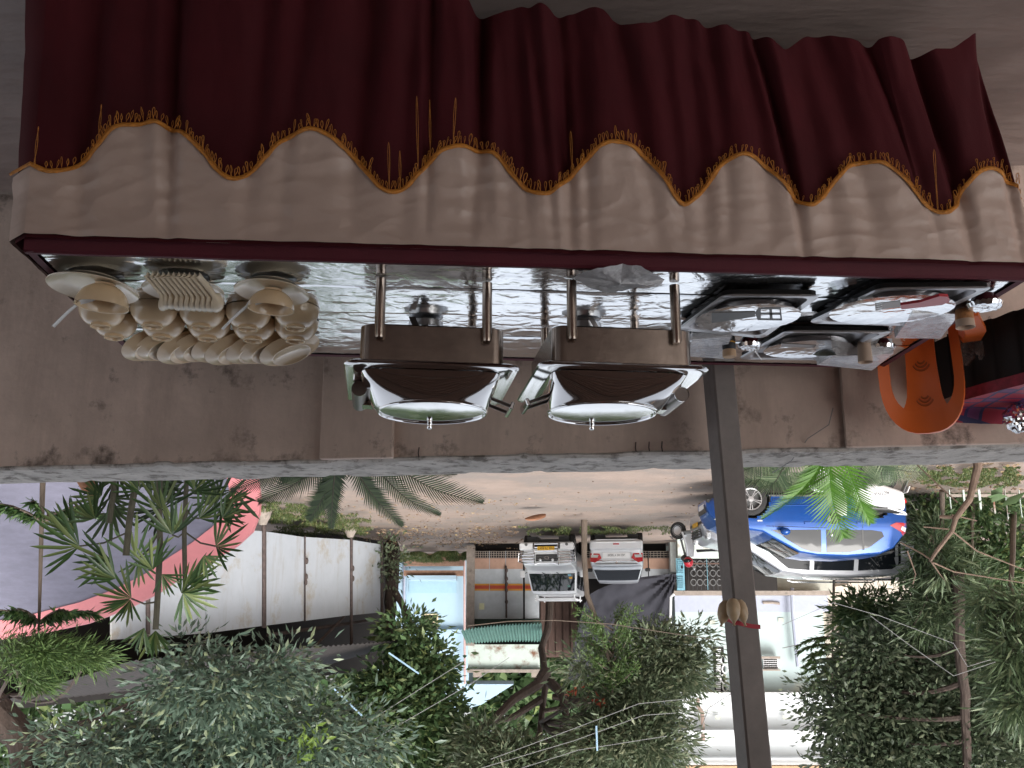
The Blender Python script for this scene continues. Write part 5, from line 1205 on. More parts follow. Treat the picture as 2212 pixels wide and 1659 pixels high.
# ---- scooters
def scooter(label, loc, rz, paint, word=None):
    t = thing('scooter', label, 'scooter', loc, rz); P = K[paint]
    for x in (-.60, .62):
        mb = MB(); Mx = Matrix.Rotation(R(90), 4, 'X'); mb.lathe([(.12, -.045), (.2, -.045), (.235, -.03), (.24, 0), (.235, .03), (.2, .045), (.12, .045)], (x, 0, .24), 28, Mx); w = mb.build('wheel', K['tyre'], t)
        mb = MB(); mb.lathe([(0, -.03), (.11, -.035), (.15, -.047), (.15, .047), (.11, .035), (0, .03)], (x, 0, .24), 20, Mx); place(mb.mesh('rim', K['alloy']), 'rim', w)
    # rear body shell
    mb = MB()
    def rf_(u, v):
        x = -.88 + .86 * u; h0 = .36 + .16 * max(0, (.5 - u)) * 1.6; h1 = .80 - .12 * u ** 2 + .04 * (1 - u); w = .07 + .13 * math.sin(min(1, u * 1.25 + .12) * math.pi) ** .7
        a = 2 * math.pi * v; y = w * math.copysign(abs(math.cos(a)) ** .7, math.cos(a)); z = (h0 + h1) / 2 + (h1 - h0) / 2 * math.copysign(abs(math.sin(a)) ** .8, math.sin(a)); return (x, y, z)
    mb.grid(lambda u, v: rf_(v, u), 28, 20, True); mb.build('rear_body', P, t, angle=60)
    mb = MB()
    def seat(u, v):
        x = -.80 + .84 * u; a = math.pi * v; w = .12 * (1 - .35 * u); return (x, w * math.cos(a), .79 + .03 * (1 - u) + .075 * math.sin(a) * (1 - .2 * math.sin(u * math.pi)))
    mb.grid(lambda u, v: seat(u, v), 16, 10); mb.build('seat', K['bplas'], t)
    mb = MB(); mb.tube([(-.55, .13, .80), (-.86, .11, .88), (-.96, .0, .90), (-.86, -.11, .88), (-.55, -.13, .80)], .018, 8); mb.build('grab_rail', K['white'], t)
    mb = MB(); mb.box((-.93, 0, .66), (.06, .15, .10), Euler((0, R(-20), 0)).to_matrix(), .02); mb.build('tail_lamp', K['redlamp'], t)
    for sg in (-1, 1): mb = MB(); mb.box((-.80, sg * .14, .64), (.16, .02, .07), None, .01); mb.build('turn_lamp', K['lamp'], t)
    mb = MB(); mb.box((-.97, 0, .40), (.02, .14, .24), Euler((0, R(28), 0)).to_matrix()); mb.build('mud_flap', K['gplas'], t, False)
    mb = MB(); mb.box((-1.0, 0, .46), (.012, .20, .13), Euler((0, R(28), 0)).to_matrix()); mb.build('number_plate', K['plate_w'], t, False)
    mb = MB(); mb.box2((-.05, -.15, .27), (.46, .15, .33), .02); mb.build('footboard', K['gplas'], t, False)
    # front apron
    mb = MB()
    def ap(u, v):
        z = .30 + .66 * v; x = .50 - .10 * v - .05 * math.sin(v * 3) - .10 * abs(u - .5) ** 2 * 4; w = .20 - .07 * v + .03 * math.sin(v * math.pi); return (x, (u - .5) * 2 * w, z)
    mb.grid(ap, 14, 16); mb.grid(lambda u, v: tuple(Vector(ap(u, v)) + Vector((-.05, 0, 0))), 14, 16)
    mb.grid(lambda u, v: tuple(Vector(ap(0, v)) + Vector((-.05 * u, 0, 0))), 2, 16); mb.grid(lambda u, v: tuple(Vector(ap(1, v)) + Vector((-.05 * u, 0, 0))), 2, 16); mb.build('front_apron', P, t, angle=60)
    mb = MB(); mb.grid(lambda u, v: (.62 + .27 * math.sin((v - .5) * 2.2), (u - .5) * .15, .25 + .27 * math.cos((v - .5) * 2.2)), 4, 12); mb.build('front_mudguard', P, t)
    mb = MB(); mb.tube([(.60, 0, .26), (.42, 0, .95)], .03, 8); mb.build('fork', K['gplas'], t)
    mb = MB(); mb.ball((.42, 0, 1.0), (.12, .15, .10), 14, 8); mb.build('headlamp_cowl', K['bplas'], t)
    mb = MB(); mb.ball((.50, 0, 1.0), (.05, .09, .06), 12, 8); mb.build('head_lamp', K['lamp'], t)
    mb = MB(); mb.tube([(.34, sg * a, z) for sg, a, z in ((-1, .34, 1.04), (-1, .15, 1.03), (1, .15, 1.03), (1, .34, 1.04))], .016, 7); mb.build('handlebar', K['bplas'], t)
    for sg in (-1, 1):
        mb = MB(); mb.tube([(.36, sg * .20, 1.04), (.36, sg * .30, 1.22)], .007, 5); mb.ball((.35, sg * .32, 1.26), (.02, .06, .045), 10, 6); mb.build('mirror', K['bplas'] if sg < 0 else K['chrome'], t)
    if word: lettering(word, .085, t, (-.42, -.205, .56), (R(90), R(-6), 0), 'ink'); lettering(word, .085, t, (-.42, .205, .56), (R(90), R(6), R(180)), 'ink')
    return t
kc = pY(1848, 1100, 13.6); scooter('white scooter with a black seat behind the bright green frond', (kc.x, kc.y, zg(kc.y)), R(-8), 'white', 'ACTIVA')
kc = pY(1480, 1150, 20.4); scooter('grey scooter by the low wall in front of the silver carrier', (kc.x - .4, kc.y + .3, zg(kc.y)), R(40), 'car_silver')
hm = MB(); hc = pY(1487, 1214, 20.2); hm.ball(hc, (.13, .15, .14), 16, 10); ht = thing('red_helmet', 'red helmet hung on the grey scooter by the dark gate', 'helmet', hc)
hm.build('shell', K['red'], ht, ws=True); hm = MB(); hm.ball(hc + Vector((.02, -.05, -.02)), (.115, .12, .07), 12, 8); hm.build('visor', K['glass'], ht, ws=True)
# dry palm sheath on the lane
q = pg(1156, 1108); mb = MB()
def shf(u, v):
    a = (v - .5) * 2.6; w = .19 * math.sin(math.pi * min(1, .12 + u * .88)) ** .6; return (q.x - .27 + .54 * u, q.y + w * math.sin(a), zg(q.y) + .02 + w * .9 * (1 - math.cos(a)) + .12 * u * u)
mb.grid(shf, 18, 12); tag(mb.build('dry_sheath', K['dryleaf'], angle=180), 'big curled brown dry palm sheath lying on the lane', 'dry leaf')
# ================================================================ vegetation
def unit(a): return a / np.maximum(np.linalg.norm(a, axis=1, keepdims=True), 1e-9)
def leaf_arrays(P, A, Lg, W, fold=.25, droop=.0):
    n = len(P); A = unit(A); rnd = rng.normal(size=(n, 3)); rnd[:, 2] += 1.0
    B = unit(np.cross(A, rnd)); N_ = np.cross(B, A)
    Lg = np.broadcast_to(Lg, (n,))[:, None] * rng.uniform(.5, 1.35, (n, 1)); W = np.broadcast_to(W, (n,))[:, None] * rng.uniform(.75, 1.2, (n, 1))
    mid = P + A * Lg * .48; tip = P + A * Lg - np.array([0, 0, 1.0]) * Lg * droop
    V = np.stack([P, mid + B * W * .5 + N_ * W * fold, tip, mid - B * W * .5 + N_ * W * fold], 1).reshape(-1, 3)
    i = np.arange(n)[:, None] * 4; Fc = np.concatenate([i + np.array([[0, 1, 2]]), i + np.array([[0, 2, 3]])], 0); return V, Fc
def leaves(name, P, A, Lg, W, m, parent=None, fold=.25, droop=0., kind=None):
    V, Fc = leaf_arrays(P, A, Lg, W, fold, droop); o = place(fastmesh(name, V, Fc, K[m] if isinstance(m, str) else m), name, parent, parent is not None)
    if kind: o['kind'] = kind
    return o
def clump_points(ells, per_clump, csize, up=.35):
    """ells: (centre Vector, radii, clump count). Returns leaf positions, axes and clump centres"""
    Ps, As, Cs = [], [], []
    for c, r, k in ells:
        c = np.array(c); r = np.array(r); d = unit(rng.normal(size=(k, 3))) * (rng.uniform(.12, 1, (k, 1)) ** .45)
        cc = c + d * r * rng.uniform(.82, 1.12, (k, 1)); Cs.append(cc)
        m = rng.integers(int(per_clump * .5), int(per_clump * 1.5), k); idx = np.repeat(np.arange(k), m)
        off = rng.normal(size=(len(idx), 3)) * csize * np.array([1, 1, .75]) * .5; P = cc[idx] + off
        A = off / csize * 1.6 + unit(cc - c)[idx] * .5 + rng.normal(size=(len(idx), 3)) * .45; A[:, 2] += up
        Ps.append(P); As.append(A)
    return np.concatenate(Ps), np.concatenate(As), np.concatenate(Cs)
def limb_path(a, b, sag=.12, n=6):
    a, b = Vector(a), Vector(b); L = (b - a).length; o = Vector((random.uniform(-1, 1), random.uniform(-1, 1), random.uniform(.2, 1))) * L * sag
    return [a.lerp(b, k / n) + o * math.sin(math.pi * k / n) for k in range(n + 1)]
def tree(name, label, trunk, r0, ells_px, per, cs, Lg, W, leafm, barkm='bark', group=None, limbs=14, up=.35, extra=None, r1=None, droop=0, cat='tree'):
    """trunk: world points; ells_px: (px, py, rx_px, ry_px, Y, depth, clumps)"""
    foot = Vector(trunk[0]); t = thing(name, label, cat, foot, 0, group)
    ells = []
    for (px, py, rx, ry, Y, dp, k) in ells_px:
        c = pY(px, py, Y); s = scl(Y, c.z); ells.append((c, (rx * s, dp, ry * s), k))
    P, A, C = clump_points(ells, per, cs, up)
    n = len(trunk); mb = MB(); rr = [r0 + ((r1 or r0 * .45) - r0) * (i / (n - 1)) for i in range(n)]; rr[0] *= 1.25
    pts = []; rads = []
    for i in range(n - 1):
        for k in range(4):
            u = k / 4; q = Vector(trunk[i]).lerp(Vector(trunk[i + 1]), u); q += Vector((fbm(q.z * 2, i), fbm(q.z * 2, i + 9), 0)) * r0 * .25; pts.append(q); rads.append(rr[i] + (rr[i + 1] - rr[i]) * u)
    pts.append(Vector(trunk[-1])); rads.append(rr[-1]); mb.tube(pts, rads, 10); mb.build('trunk', K[barkm], t, ws=True)
    mb = MB(); sel = rng.choice(len(C), min(limbs, len(C)), replace=False)
    for i in sel:
        b = Vector(C[i]); st = min(range(len(pts) // 3, len(pts)), key=lambda k: (pts[k] - b).length + max(0, pts[k].z - b.z) * .5); L = (pts[st] - b).length
        pa = limb_path(pts[st], b); mb.tube(pa, [max(.008, min(rads[st] * .75, .012 + L * .022) * (1 - .8 * k / 6)) for k in range(7)], 6)
        for _ in range(3):
            j = rng.integers(len(C)); d = Vector(C[j])
            if (d - b).length < 1.6 * cs * 3: mb.tube(limb_path(pa[4], d, .08, 4), [.012, .010, .008, .006, .004], 4)
    if mb.v: mb.build('limb', K[barkm], t, ws=True)
    if extra: extra(t, P, C)
    leaves('crown', P, A, Lg, W, leafm, t, droop=droop); return t
# ---- trees
def cov(px0, px1, py0, py1, Y, dp, dens, jit=.5):    # a block of crown ellipses filling a picture rectangle
    out = []; w = (px1 - px0); h = (py1 - py0); n = max(1, round(w / max(h, 60)))
    for i in range(n): out.append((px0 + w * (i + .5) / n, (py0 + py1) / 2, w / n * .62, h * .55, Y, dp, int(dens)))
    return out
# big near tree with blue-green leaves, trunk at the photo's outer edge
tk = [base(-230, 9.2), pY(-190, 1300, 9.2), pY(-60, 1480, 9.2), pY(45, 1600, 9.2), pY(120, 1950, 9.3)]
tree('broad_tree', 'big dark tree with blue green leaves overhanging the lilac board', tk, .30,
     [(250, 1610, 190, 70, 9.0, .9, 66), (470, 1480, 160, 60, 8.6, .8, 58), (600, 1450, 80, 40, 8.8, .6, 26), (560, 1590, 240, 85, 9.2, 1.0, 100), (400, 1410, 60, 22, 8.6, .4, 10), (780, 1600, 90, 60, 9.5, .8, 24), (330, 1780, 420, 130, 9.2, 1.4, 190), (300, 1660, 200, 40, 9.6, .8, 60), (620, 1660, 160, 40, 9.6, .8, 46), (300, 2050, 520, 170, 9.4, 1.8, 220)], 38, .34, .135, .040, 'lf_blue', limbs=12)
# rounded dark tree by the shed
tk = [pg(846, 1182), pY(848, 1260, 24), pY(842, 1340, 24), pY(850, 1450, 24.2), pY(840, 1600, 24.4)]
def ivy(t, P, C):
    q = np.array(pY(838, 1212, 23.7)); n = 420; off = rng.normal(size=(n, 3)) * np.array([.30, .22, .42]); leaves('ivy', q + off, off + rng.normal(size=(n, 3)) * .3, .15, .08, 'lf_olive', t)
    mb = MB(); mb.tube([pY(852, 1278, 23.9), pY(866, 1300, 23.9), pY(884, 1340, 23.9), pY(930, 1400, 24)], [.12, .10, .09, .06], 8); mb.build('bough', K['bark'], t, ws=True)
tree('broad_tree', 'dark rounded tree with an ivy wrapped trunk beside the white panels', tk, .24,
     [(880, 1372, 42, 30, 22.5, .9, 20), (925, 1440, 50, 45, 22.5, 1.1, 40), (870, 1500, 90, 50, 22, 1.1, 80), (890, 1555, 105, 60, 22, 1.2, 100), (770, 1570, 100, 60, 21.5, 1.2, 70), (850, 1650, 180, 70, 22, 1.4, 120), (830, 1850, 260, 120, 22, 1.8, 130)], 46, .62, .26, .12, 'lf_mid', extra=ivy, limbs=12)
# olive tree in the middle with the forked trunk
tk = [base(1190, 27.9), pY(1190, 1290, 27.8), pY(1182, 1360, 27.4), pY(1170, 1400, 27.0), pY(1180, 1470, 26.0), pY(1168, 1560, 25), pY(1155, 1680, 24.2), pY(1150, 1850, 24)]
def boughs(t, P, C):
    for pts, r in (([(1180, 1450), (1160, 1480), (1110, 1510), (1060, 1560), (1030, 1580)], .20), ([(1168, 1510), (1110, 1548), (1060, 1562)], .12), ([(1185, 1470), (1215, 1500), (1225, 1560), (1222, 1620)], .17), ([(1195, 1505), (1270, 1515), (1330, 1545)], .10), ([(1268, 1590), (1290, 1620), (1340, 1640)], .11)):
        mb = MB(); mb.tube([pY(x, y, 25.2 - .4 * k) for k, (x, y) in enumerate(pts)], [r * (1 - .16 * k) for k in range(len(pts))], 8); mb.build('bough', K['bark'], t, ws=True)
    n = 260; c = []
    for (px, py, r) in ((1240, 1497, 16), (1290, 1520, 26), (1345, 1600, 24), (1385, 1575, 18), (1270, 1605, 14), (1340, 1560, 14)):
        q = np.array(pY(px, py, 20.6)); c.append(q + rng.normal(size=(13, 3)) * np.array([r * .0055, .2, r * .004]))
    c = np.concatenate(c); leaves('red_leaves', c, rng.normal(size=c.shape), .17, .10, 'lf_red', t)
tree('olive_tree', 'pale olive tree with a dark forked trunk in front of the garage', tk, .155,
     [(1050, 1620, 60, 42, 21, 1.0, 40), (1262, 1450, 34, 34, 21, .6, 18), (1320, 1575, 80, 50, 21, 1.1, 60), (1130, 1640, 50, 30, 21, .8, 20), (1390, 1500, 110, 70, 21, 1.2, 100), (1430, 1420, 70, 60, 21, .9, 56), (1480, 1450, 50, 40, 21, .8, 30), (1370, 1610, 130, 60, 20.5, 1.2, 110), (1120, 1660, 140, 40, 20.6, 1.2, 80), (1500, 1380, 24, 26, 21, .4, 8), (1250, 1800, 330, 120, 21, 2, 120), (1200, 1700, 260, 50, 21, 1.4, 90)], 44, .58, .25, .062, 'lf_olive', limbs=14, extra=boughs)
# bush-like conifer in front of the tarp
def conifer_sprays(t, base, tips, m, n_per=180, L=.17, W=.02, bark='bark_l'):
    for (a, b, r) in tips:
        mb = MB(); pa = limb_path(a, b, .06, 5); mb.tube(pa, [r, r * .8, r * .6, r * .5, r * .35, r * .2], 5); mb.build('branch', K[bark], t, ws=True)
        k = rng.uniform(.25, 1.05, n_per); P = np.array([list(Vector(a).lerp(Vector(b), float(q))) for q in k]); d = np.array(list((Vector(b) - Vector(a)).normalized()))
        P += rng.normal(size=P.shape) * .07; A = d * .8 + rng.normal(size=P.shape) * .55; A[:, 2] += .15; leaves('foliage', P, A, L, W, m, t)
Yc = 20.6
t = thing('young_conifer', 'small bright green conifer in front of the charcoal tarpaulin', 'tree', pg(1262, 1140))
mb = MB(); mb.tube([base(1260, Yc), pY(1262, 1200, Yc), pY(1268, 1285, Yc), pY(1300, 1370, Yc), pY(1322, 1450, Yc)], [.09, .075, .07, .055, .03], 8); mb.build('trunk', K['bark_l'], t, ws=True)
tips = []
for (px, py) in ((1250, 1318), (1262, 1345), (1285, 1352), (1248, 1372), (1275, 1385), (1268, 1410), (1345, 1312), (1372, 1318), (1385, 1345), (1350, 1345), (1330, 1372), (1360, 1372), (1395, 1390), (1378, 1402), (1310, 1392), (1290, 1430), (1345, 1430), (1372, 1440), (1260, 1445), (1320, 1455), (1400, 1445)):
    q = pY(px, py, Yc + random.uniform(-.7, .7)); a = pY(1324, py + 45 + random.uniform(-8, 20), Yc); tips.append((a, q, .03))
conifer_sprays(t, None, tips, 'needle_b', 230, .15, .03)
# right-hand group
tk = [pg(2070, 1150), pY(2070, 1250, 16.1), pY(2072, 1400, 16.1), pY(2085, 1500, 16.1), pY(2090, 1700, 16.2), pY(2090, 1900, 16.2)]
tree('broad_tree', 'tall dense tree with small glossy leaves filling the corner beyond the cars', tk, .15,
     [(1900, 1430, 80, 55, 17.1, .9, 62), (1960, 1370, 60, 35, 17.4, .8, 40), (1830, 1540, 90, 80, 17.1, 1.0, 85), (1960, 1560, 120, 110, 17.1, 1.2, 150), (2060, 1470, 90, 80, 17.2, 1.0, 80), (2120, 1620, 150, 80, 16.9, 1.2, 130), (1900, 1650, 140, 50, 17.0, 1.1, 100), (1990, 1780, 220, 80, 17.0, 1.6, 110)], 40, .50, .17, .075, 'lf_dark', 'bark', limbs=9)
tk = [pg(1995, 1080), pY(1998, 1180, 17.8), pY(2006, 1330, 17.8), pY(2005, 1450, 17.8)]
tree('leafy_shrub', 'tall leafy shrub growing behind the rear of the blue car', tk, .07,
     [(2012, 1200, 26, 70, 18.0, .6, 50), (1900, 1318, 80, 28, 18.8, .7, 60), (2020, 1330, 50, 50, 18.2, .7, 50), (1860, 1345, 50, 28, 19.0, .6, 34), (2060, 1330, 80, 110, 18.2, .8, 90)], 30, .46, .26, .06, 'lf_mid', 'bark_l', limbs=8, cat='shrub')
tk = [pg(2190, 1090), pY(2185, 1250, 14.8), pY(2180, 1400, 14.8), pY(2175, 1520, 14.8)]
tree('lance_leaf_shrub', 'grey green shrub with long lance leaves at the photo corner', tk, .06,
     [(2190, 1420, 45, 60, 14.2, .5, 60), (2205, 1330, 35, 45, 14.4, .5, 34), (2200, 1520, 40, 40, 14.2, .5, 40), (2140, 1300, 22, 34, 14.6, .4, 20)], 24, .36, .34, .042, 'lf_lance', 'bark_l', limbs=14, up=.5, cat='shrub')
tk = [pg(2035, 1060), pY(2035, 1150, 16.6), pY(2030, 1300, 16.6)]
tree('lance_leaf_shrub', 'upright shrub with green lance leaves between the blue car and pickets', tk, .05,
     [(2015, 1190, 30, 80, 16.4, .5, 40), (2030, 1300, 50, 60, 16.4, .5, 40), (1990, 1340, 40, 40, 16.6, .5, 22), (2080, 1270, 50, 70, 16.4, .5, 34)], 24, .36, .36, .036, 'lf_lance', 'bark_l', limbs=6, up=.2, cat='shrub')
tk = [pg(2100, 1080), pY(2100, 1160, 17.2), pY(2105, 1260, 17.2)]
tree('low_bush', 'low broad leaved bush behind the white picket fence', tk, .05,
     [(2060, 1260, 70, 70, 17.4, .8, 60), (2140, 1250, 80, 60, 17.4, .8, 60), (2010, 1130, 34, 60, 17.2, .6, 30), (2110, 1100, 120, 40, 17.6, .6, 70), (2160, 1200, 80, 50, 17.6, .6, 50), (2050, 1180, 60, 60, 17.8, .6, 40)], 30, .40, .19, .085, 'lf_mid', 'bark_l', limbs=5, cat='bush')
for i, (px, y1, Yt, r, lab) in enumerate(((2040, 1330, 18.2, .10, 'bare brown trunk standing behind the picket fence'), (2105, 1300, 18.5, .12, 'thick mottled trunk behind the picket fence'), (2200, 1240, 18.0, .14, 'dark broad trunk at the photo edge behind the pickets'), (2078, 1290, 18.8, .08, 'thin pale trunk between the bushes'))):
    a = pz(px, 1060, G); t = thing('tree_trunk', lab, 'trunk', base(px, Yt)); b = pY(px - 6, y1, Yt); mb = MB(); mb.tube([base(px, Yt), pY(px, 1150, Yt), b, b + Vector((0, 0, 1.5))], [r * 1.2, r, r * .8, r * .6], 9); mb.build('bark', K['bark' if i != 1 else 'bark_l'], t, ws=True)
# sparse araucaria in front of the white block
def araucaria(label, x, Y, y0, y1, ww, m, spread, nb=7, r=.04, droop=.25, L=.07, levels=6, tilt=0):
    foot = base(x, Y); t = thing('araucaria', label, 'tree', foot); top_ = pY(x + tilt, y1, Y)
    mb = MB(); mb.tube([foot, foot.lerp(top_, .5) + Vector((.02, 0, 0)), top_], [r, r * .7, r * .3], 8); mb.build('trunk', K['bark_l'], t, ws=True)
    for lv in range(levels):
        k = (.42 if Y < 10 else .70) + (.56 if Y < 10 else .29) * lv / max(1, levels - 1); c = foot.lerp(top_, k); R_ = spread * (1 - .45 * lv / levels)
        for b in range(nb):
            a = 6.283 * (b + .3 * lv) / nb; d = Vector((math.cos(a), math.sin(a), 0)); pts = [c + d * R_ * s + Vector((0, 0, -droop * R_ * s + .35 * R_ * s ** 2.5)) for s in (0, .25, .5, .75, 1)]
            mb = MB(); mb.tube(pts, [r * .35, r * .3, r * .25, r * .2, r * .12], 5); o = mb.build('branch', K['bark_l'], t, ws=True)
            n = 150; s = rng.uniform(.12, 1, n); P = np.array([list(pts[int(q * 3.99)].lerp(pts[int(q * 3.99) + 1], q * 3.99 - int(q * 3.99))) for q in s]); A = np.array(list(d)) * .9 + rng.normal(size=(n, 3)) * .35; A[:, 2] += .55; leaves('needle_spray', P, A, L, L * .22, m, t)
    return t
araucaria('sparse young araucaria in front of the white block beyond the cars', 1797, 20.5, 1240, 1490, 0, 'needle_b', .95, 5, .05, .1, .16, 8)
araucaria('dark young araucaria with drooping whorls in front of the lilac board', 70, 6.6, 1060, 1362, 0, 'needle', .62, 6, .040, .55, .10, 3, 14)
def tuft(label, ells, Y, m, L, W, per, cs, name='fir_bough'):
    t = thing(name, label, 'bough', pY(ells[0][0], ells[0][1], Y)); E = []
    for (px, py, rx, ry, k) in ells:
        c = pY(px, py, Y); s = scl(Y, c.z); E.append((c, (rx * s, .25, ry * s), k))
    P, A, C = clump_points(E, per, cs, .1); A[:, 0] -= .9; leaves('needles', P, A, L, W, m, t)
    mb = MB(); a = pY(20, 1500, 8.9)
    for (px, py, rx, ry, k) in ells: mb.tube(limb_path(a, pY(px - rx * .5, py, Y), .06), .016, 5)
    mb.build('branch', K['bark'], t, ws=True)
tuft('feathery bright green conifer bough under the pink rim at the photo edge', [(50, 1400, 70, 12, 20), (140, 1408, 70, 12, 20), (60, 1436, 50, 12, 13), (205, 1420, 32, 9, 9), (75, 1470, 30, 8, 7)], 6.4, 'needle_b', .095, .013, 60, .13)
# silver fir-like spray and bare frangipani branches near the wall
t = thing('bare_branch_tree', 'bare knobbly branched sapling beside the picket fence', 'tree', base(2112, 6.0))
Yb = 6.0; q = lambda x, y, d=0: pY(x, y, Yb + d)
mb = MB(); mb.tube([base(2116, Yb), q(2112, 1010), q(2094, 1080), q(2064, 1120), q(2056, 1150)], [.05, .034, .026, .022, .016], 9); mb.build('trunk', K['twig'], t, ws=True)
for pts, r in (([(2064, 1118), (2030, 1116)], .016), ([(2056, 1148), (2020, 1195), (2010, 1212)], .018), ([(2056, 1112), (2110, 1125)], .006), ([(2050, 1143), (1995, 1138)], .006), ([(2060, 1150), (2110, 1190), (2190, 1222), (2240, 1240)], .007), ([(2012, 1210), (1990, 1195), (1945, 1172)], .007), ([(2015, 1215), (2060, 1235), (2140, 1248), (2230, 1262)], .007), ([(2068, 1085), (2040, 1060), (1985, 1008), (1965, 985)], .007), ([(2012, 1214), (2030, 1240), (2042, 1255)], .006), ([(1960, 1190), (1978, 1240), (1972, 1262)], .006)):
    mb = MB(); mb.tube([q(x, y, .05 * i) for i, (x, y) in enumerate(pts)], [r * (1 - .15 * i) for i in range(len(pts))], 6); mb.build('branch', K['twig'], t, ws=True)
n = 46; c = np.array(q(2036, 1250)); P = c + rng.normal(size=(n, 3)) * np.array([.10, .06, .02]); A = P - np.array(q(2036, 1232)); leaves('foliage', P, A, .13, .02, 'lf_lance', t)
for (x, y, a, L) in ((2132, 1072, 0, .20), (2142, 1086, -.9, .2), (2120, 1080, 2.8, .12), (2160, 1095, -.5, .22)):
    o = q(x, y, -.1); P = np.array([list(o)]); leaves('big_leaf', P, np.array([[-math.cos(a), 0, math.sin(a)]]), L, .085, 'lf_mid', t, .15)
# ---- fan palm clump behind the wall
fp = thing('fan_palm', 'dark green lady palm with fan leaves behind the parapet wall', 'palm', base(360, 5.0))
YF = 5.0
def fan(px, py, ang, spread, Lpx, n=9, Y=YF, tilt=.3, parent=fp, m='palm'):
    c = pY(px, py, Y); s = scl(Y, c.z); L = Lpx * s * 1.15; P = []; A = []; V = []; Fc = []
    for k in range(n):
        a = ang + spread * ((k + .5) / n - .5); d = np.array([-math.cos(a), random.uniform(-.25, .25) - tilt, math.sin(a)]); d /= np.linalg.norm(d)
        side = np.cross(d, np.array([0, 1, .2])); side /= np.linalg.norm(side); nn = np.cross(d, side); l = L * random.uniform(.82, 1.1) * (1 - .15 * abs(k / (n - 1) - .5)); w = l * .042
        b = np.array(list(c)); dr = np.array([0, 0, -1]) * l * .10
        pts = [b, b + d * l * .35 + side * w + nn * w * .4, b + d * l * .35 - side * w + nn * w * .4, b + d * l * .8 + side * w * .9 + nn * w * .4 + dr * .6, b + d * l * .8 - side * w * .9 + nn * w * .4 + dr * .6, b + d * l + dr, b + d * l * .35, b + d * l * .8 + dr * .6]
        o = len(V); V += pts; Fc += [(o, o + 1, o + 6), (o, o + 6, o + 2), (o + 1, o + 3, o + 7), (o + 1, o + 7, o + 6), (o + 6, o + 7, o + 4), (o + 6, o + 4, o + 2), (o + 3, o + 5, o + 7), (o + 7, o + 5, o + 4)]
    place(fastmesh('fan_leaf', np.array(V), np.array(Fc), K[m]), 'fan_leaf', parent, True)
def stalk(pts, r, name='stem'):
    mb = MB(); mb.tube([pY(x, y, YF + .05) for x, y in pts], r, 7); mb.build(name, K['stem'], fp, ws=True)
stalk([(300, 985), (292, 1050), (280, 1120), (272, 1200)], .022); stalk([(345, 985), (344, 1100), (346, 1180), (340, 1300), (336, 1360)], .020); stalk([(405, 985), (402, 1060), (398, 1150), (400, 1280)], .016); stalk([(240, 985), (246, 1060), (236, 1130)], .018)
# angles: 90 deg points up in the world (down in the inverted photo)
for (px, py, ang, sp_, L) in ((172, 1180, 190, 150, 92), (165, 1150, 215, 90, 78), (205, 1120, 225, 120, 70), (294, 1205, 280, 170, 82), (300, 1210, 95, 120, 58), (372, 1155, 270, 150, 86), (385, 1150, 250, 110, 60), (466, 1180, 345, 170, 66), (440, 1200, 60, 120, 56), (395, 1280, 50, 130, 72), (392, 1282, 300, 120, 66), (402, 1260, 340, 90, 78), (284, 1292, 205, 130, 74), (282, 1295, 110, 110, 62), (312, 1356, 110, 80, 66), (336, 1362, 80, 90, 70), (330, 1230, 250, 130, 66), (240, 1210, 170, 120, 80), (430, 1120, 320, 120, 70), (250, 1250, 210, 110, 70), (350, 1100, 265, 160, 78), (300, 1060, 240, 150, 70), (420, 1060, 300, 160, 74), (480, 1090, 20, 140, 62), (220, 1070, 200, 140, 70), (350, 1240, 60, 120, 50), (480, 1120, 330, 130, 58)):
    fan(px, py, R(ang), R(sp_), L, random.choice((8, 9, 10, 11)), YF + random.uniform(-.35, .35), random.uniform(-.3, .5), m=random.choice(('palm', 'palm', 'palm', 'lf_mid')))
for k in range(16):
    fan(random.uniform(215, 520), random.uniform(1020, 1100), R(random.choice((250, 280, 300, 230, 330, 200, 60, 100))), R(random.uniform(110, 170)), random.uniform(60, 85), random.choice((8, 9, 10)), YF + random.uniform(.2, .9), random.uniform(-.2, .6), m='cycad')
for (x0, y0, x1, y1) in ((344, 1150, 300, 1206), (398, 1150, 372, 1155), (400, 1240, 394, 1281), (400, 1150, 466, 1180), (276, 1150, 172, 1180), (340, 1300, 284, 1293), (345, 1180, 330, 1230), (402, 1100, 430, 1120)):
    stalk([(x0, y0), ((x0 + x1) / 2, (y0 + y1) / 2 + 8), (x1, y1)], .006, 'leaf_stalk')
sh_ = MB(); sh_.tube([pY(185, 1030, 5), pY(190, 1050, 5), pY(205, 1075, 5)], [.07, .05, .02], 9); sh_.build('dry_sheath', K['dryleaf'], fp, ws=True)
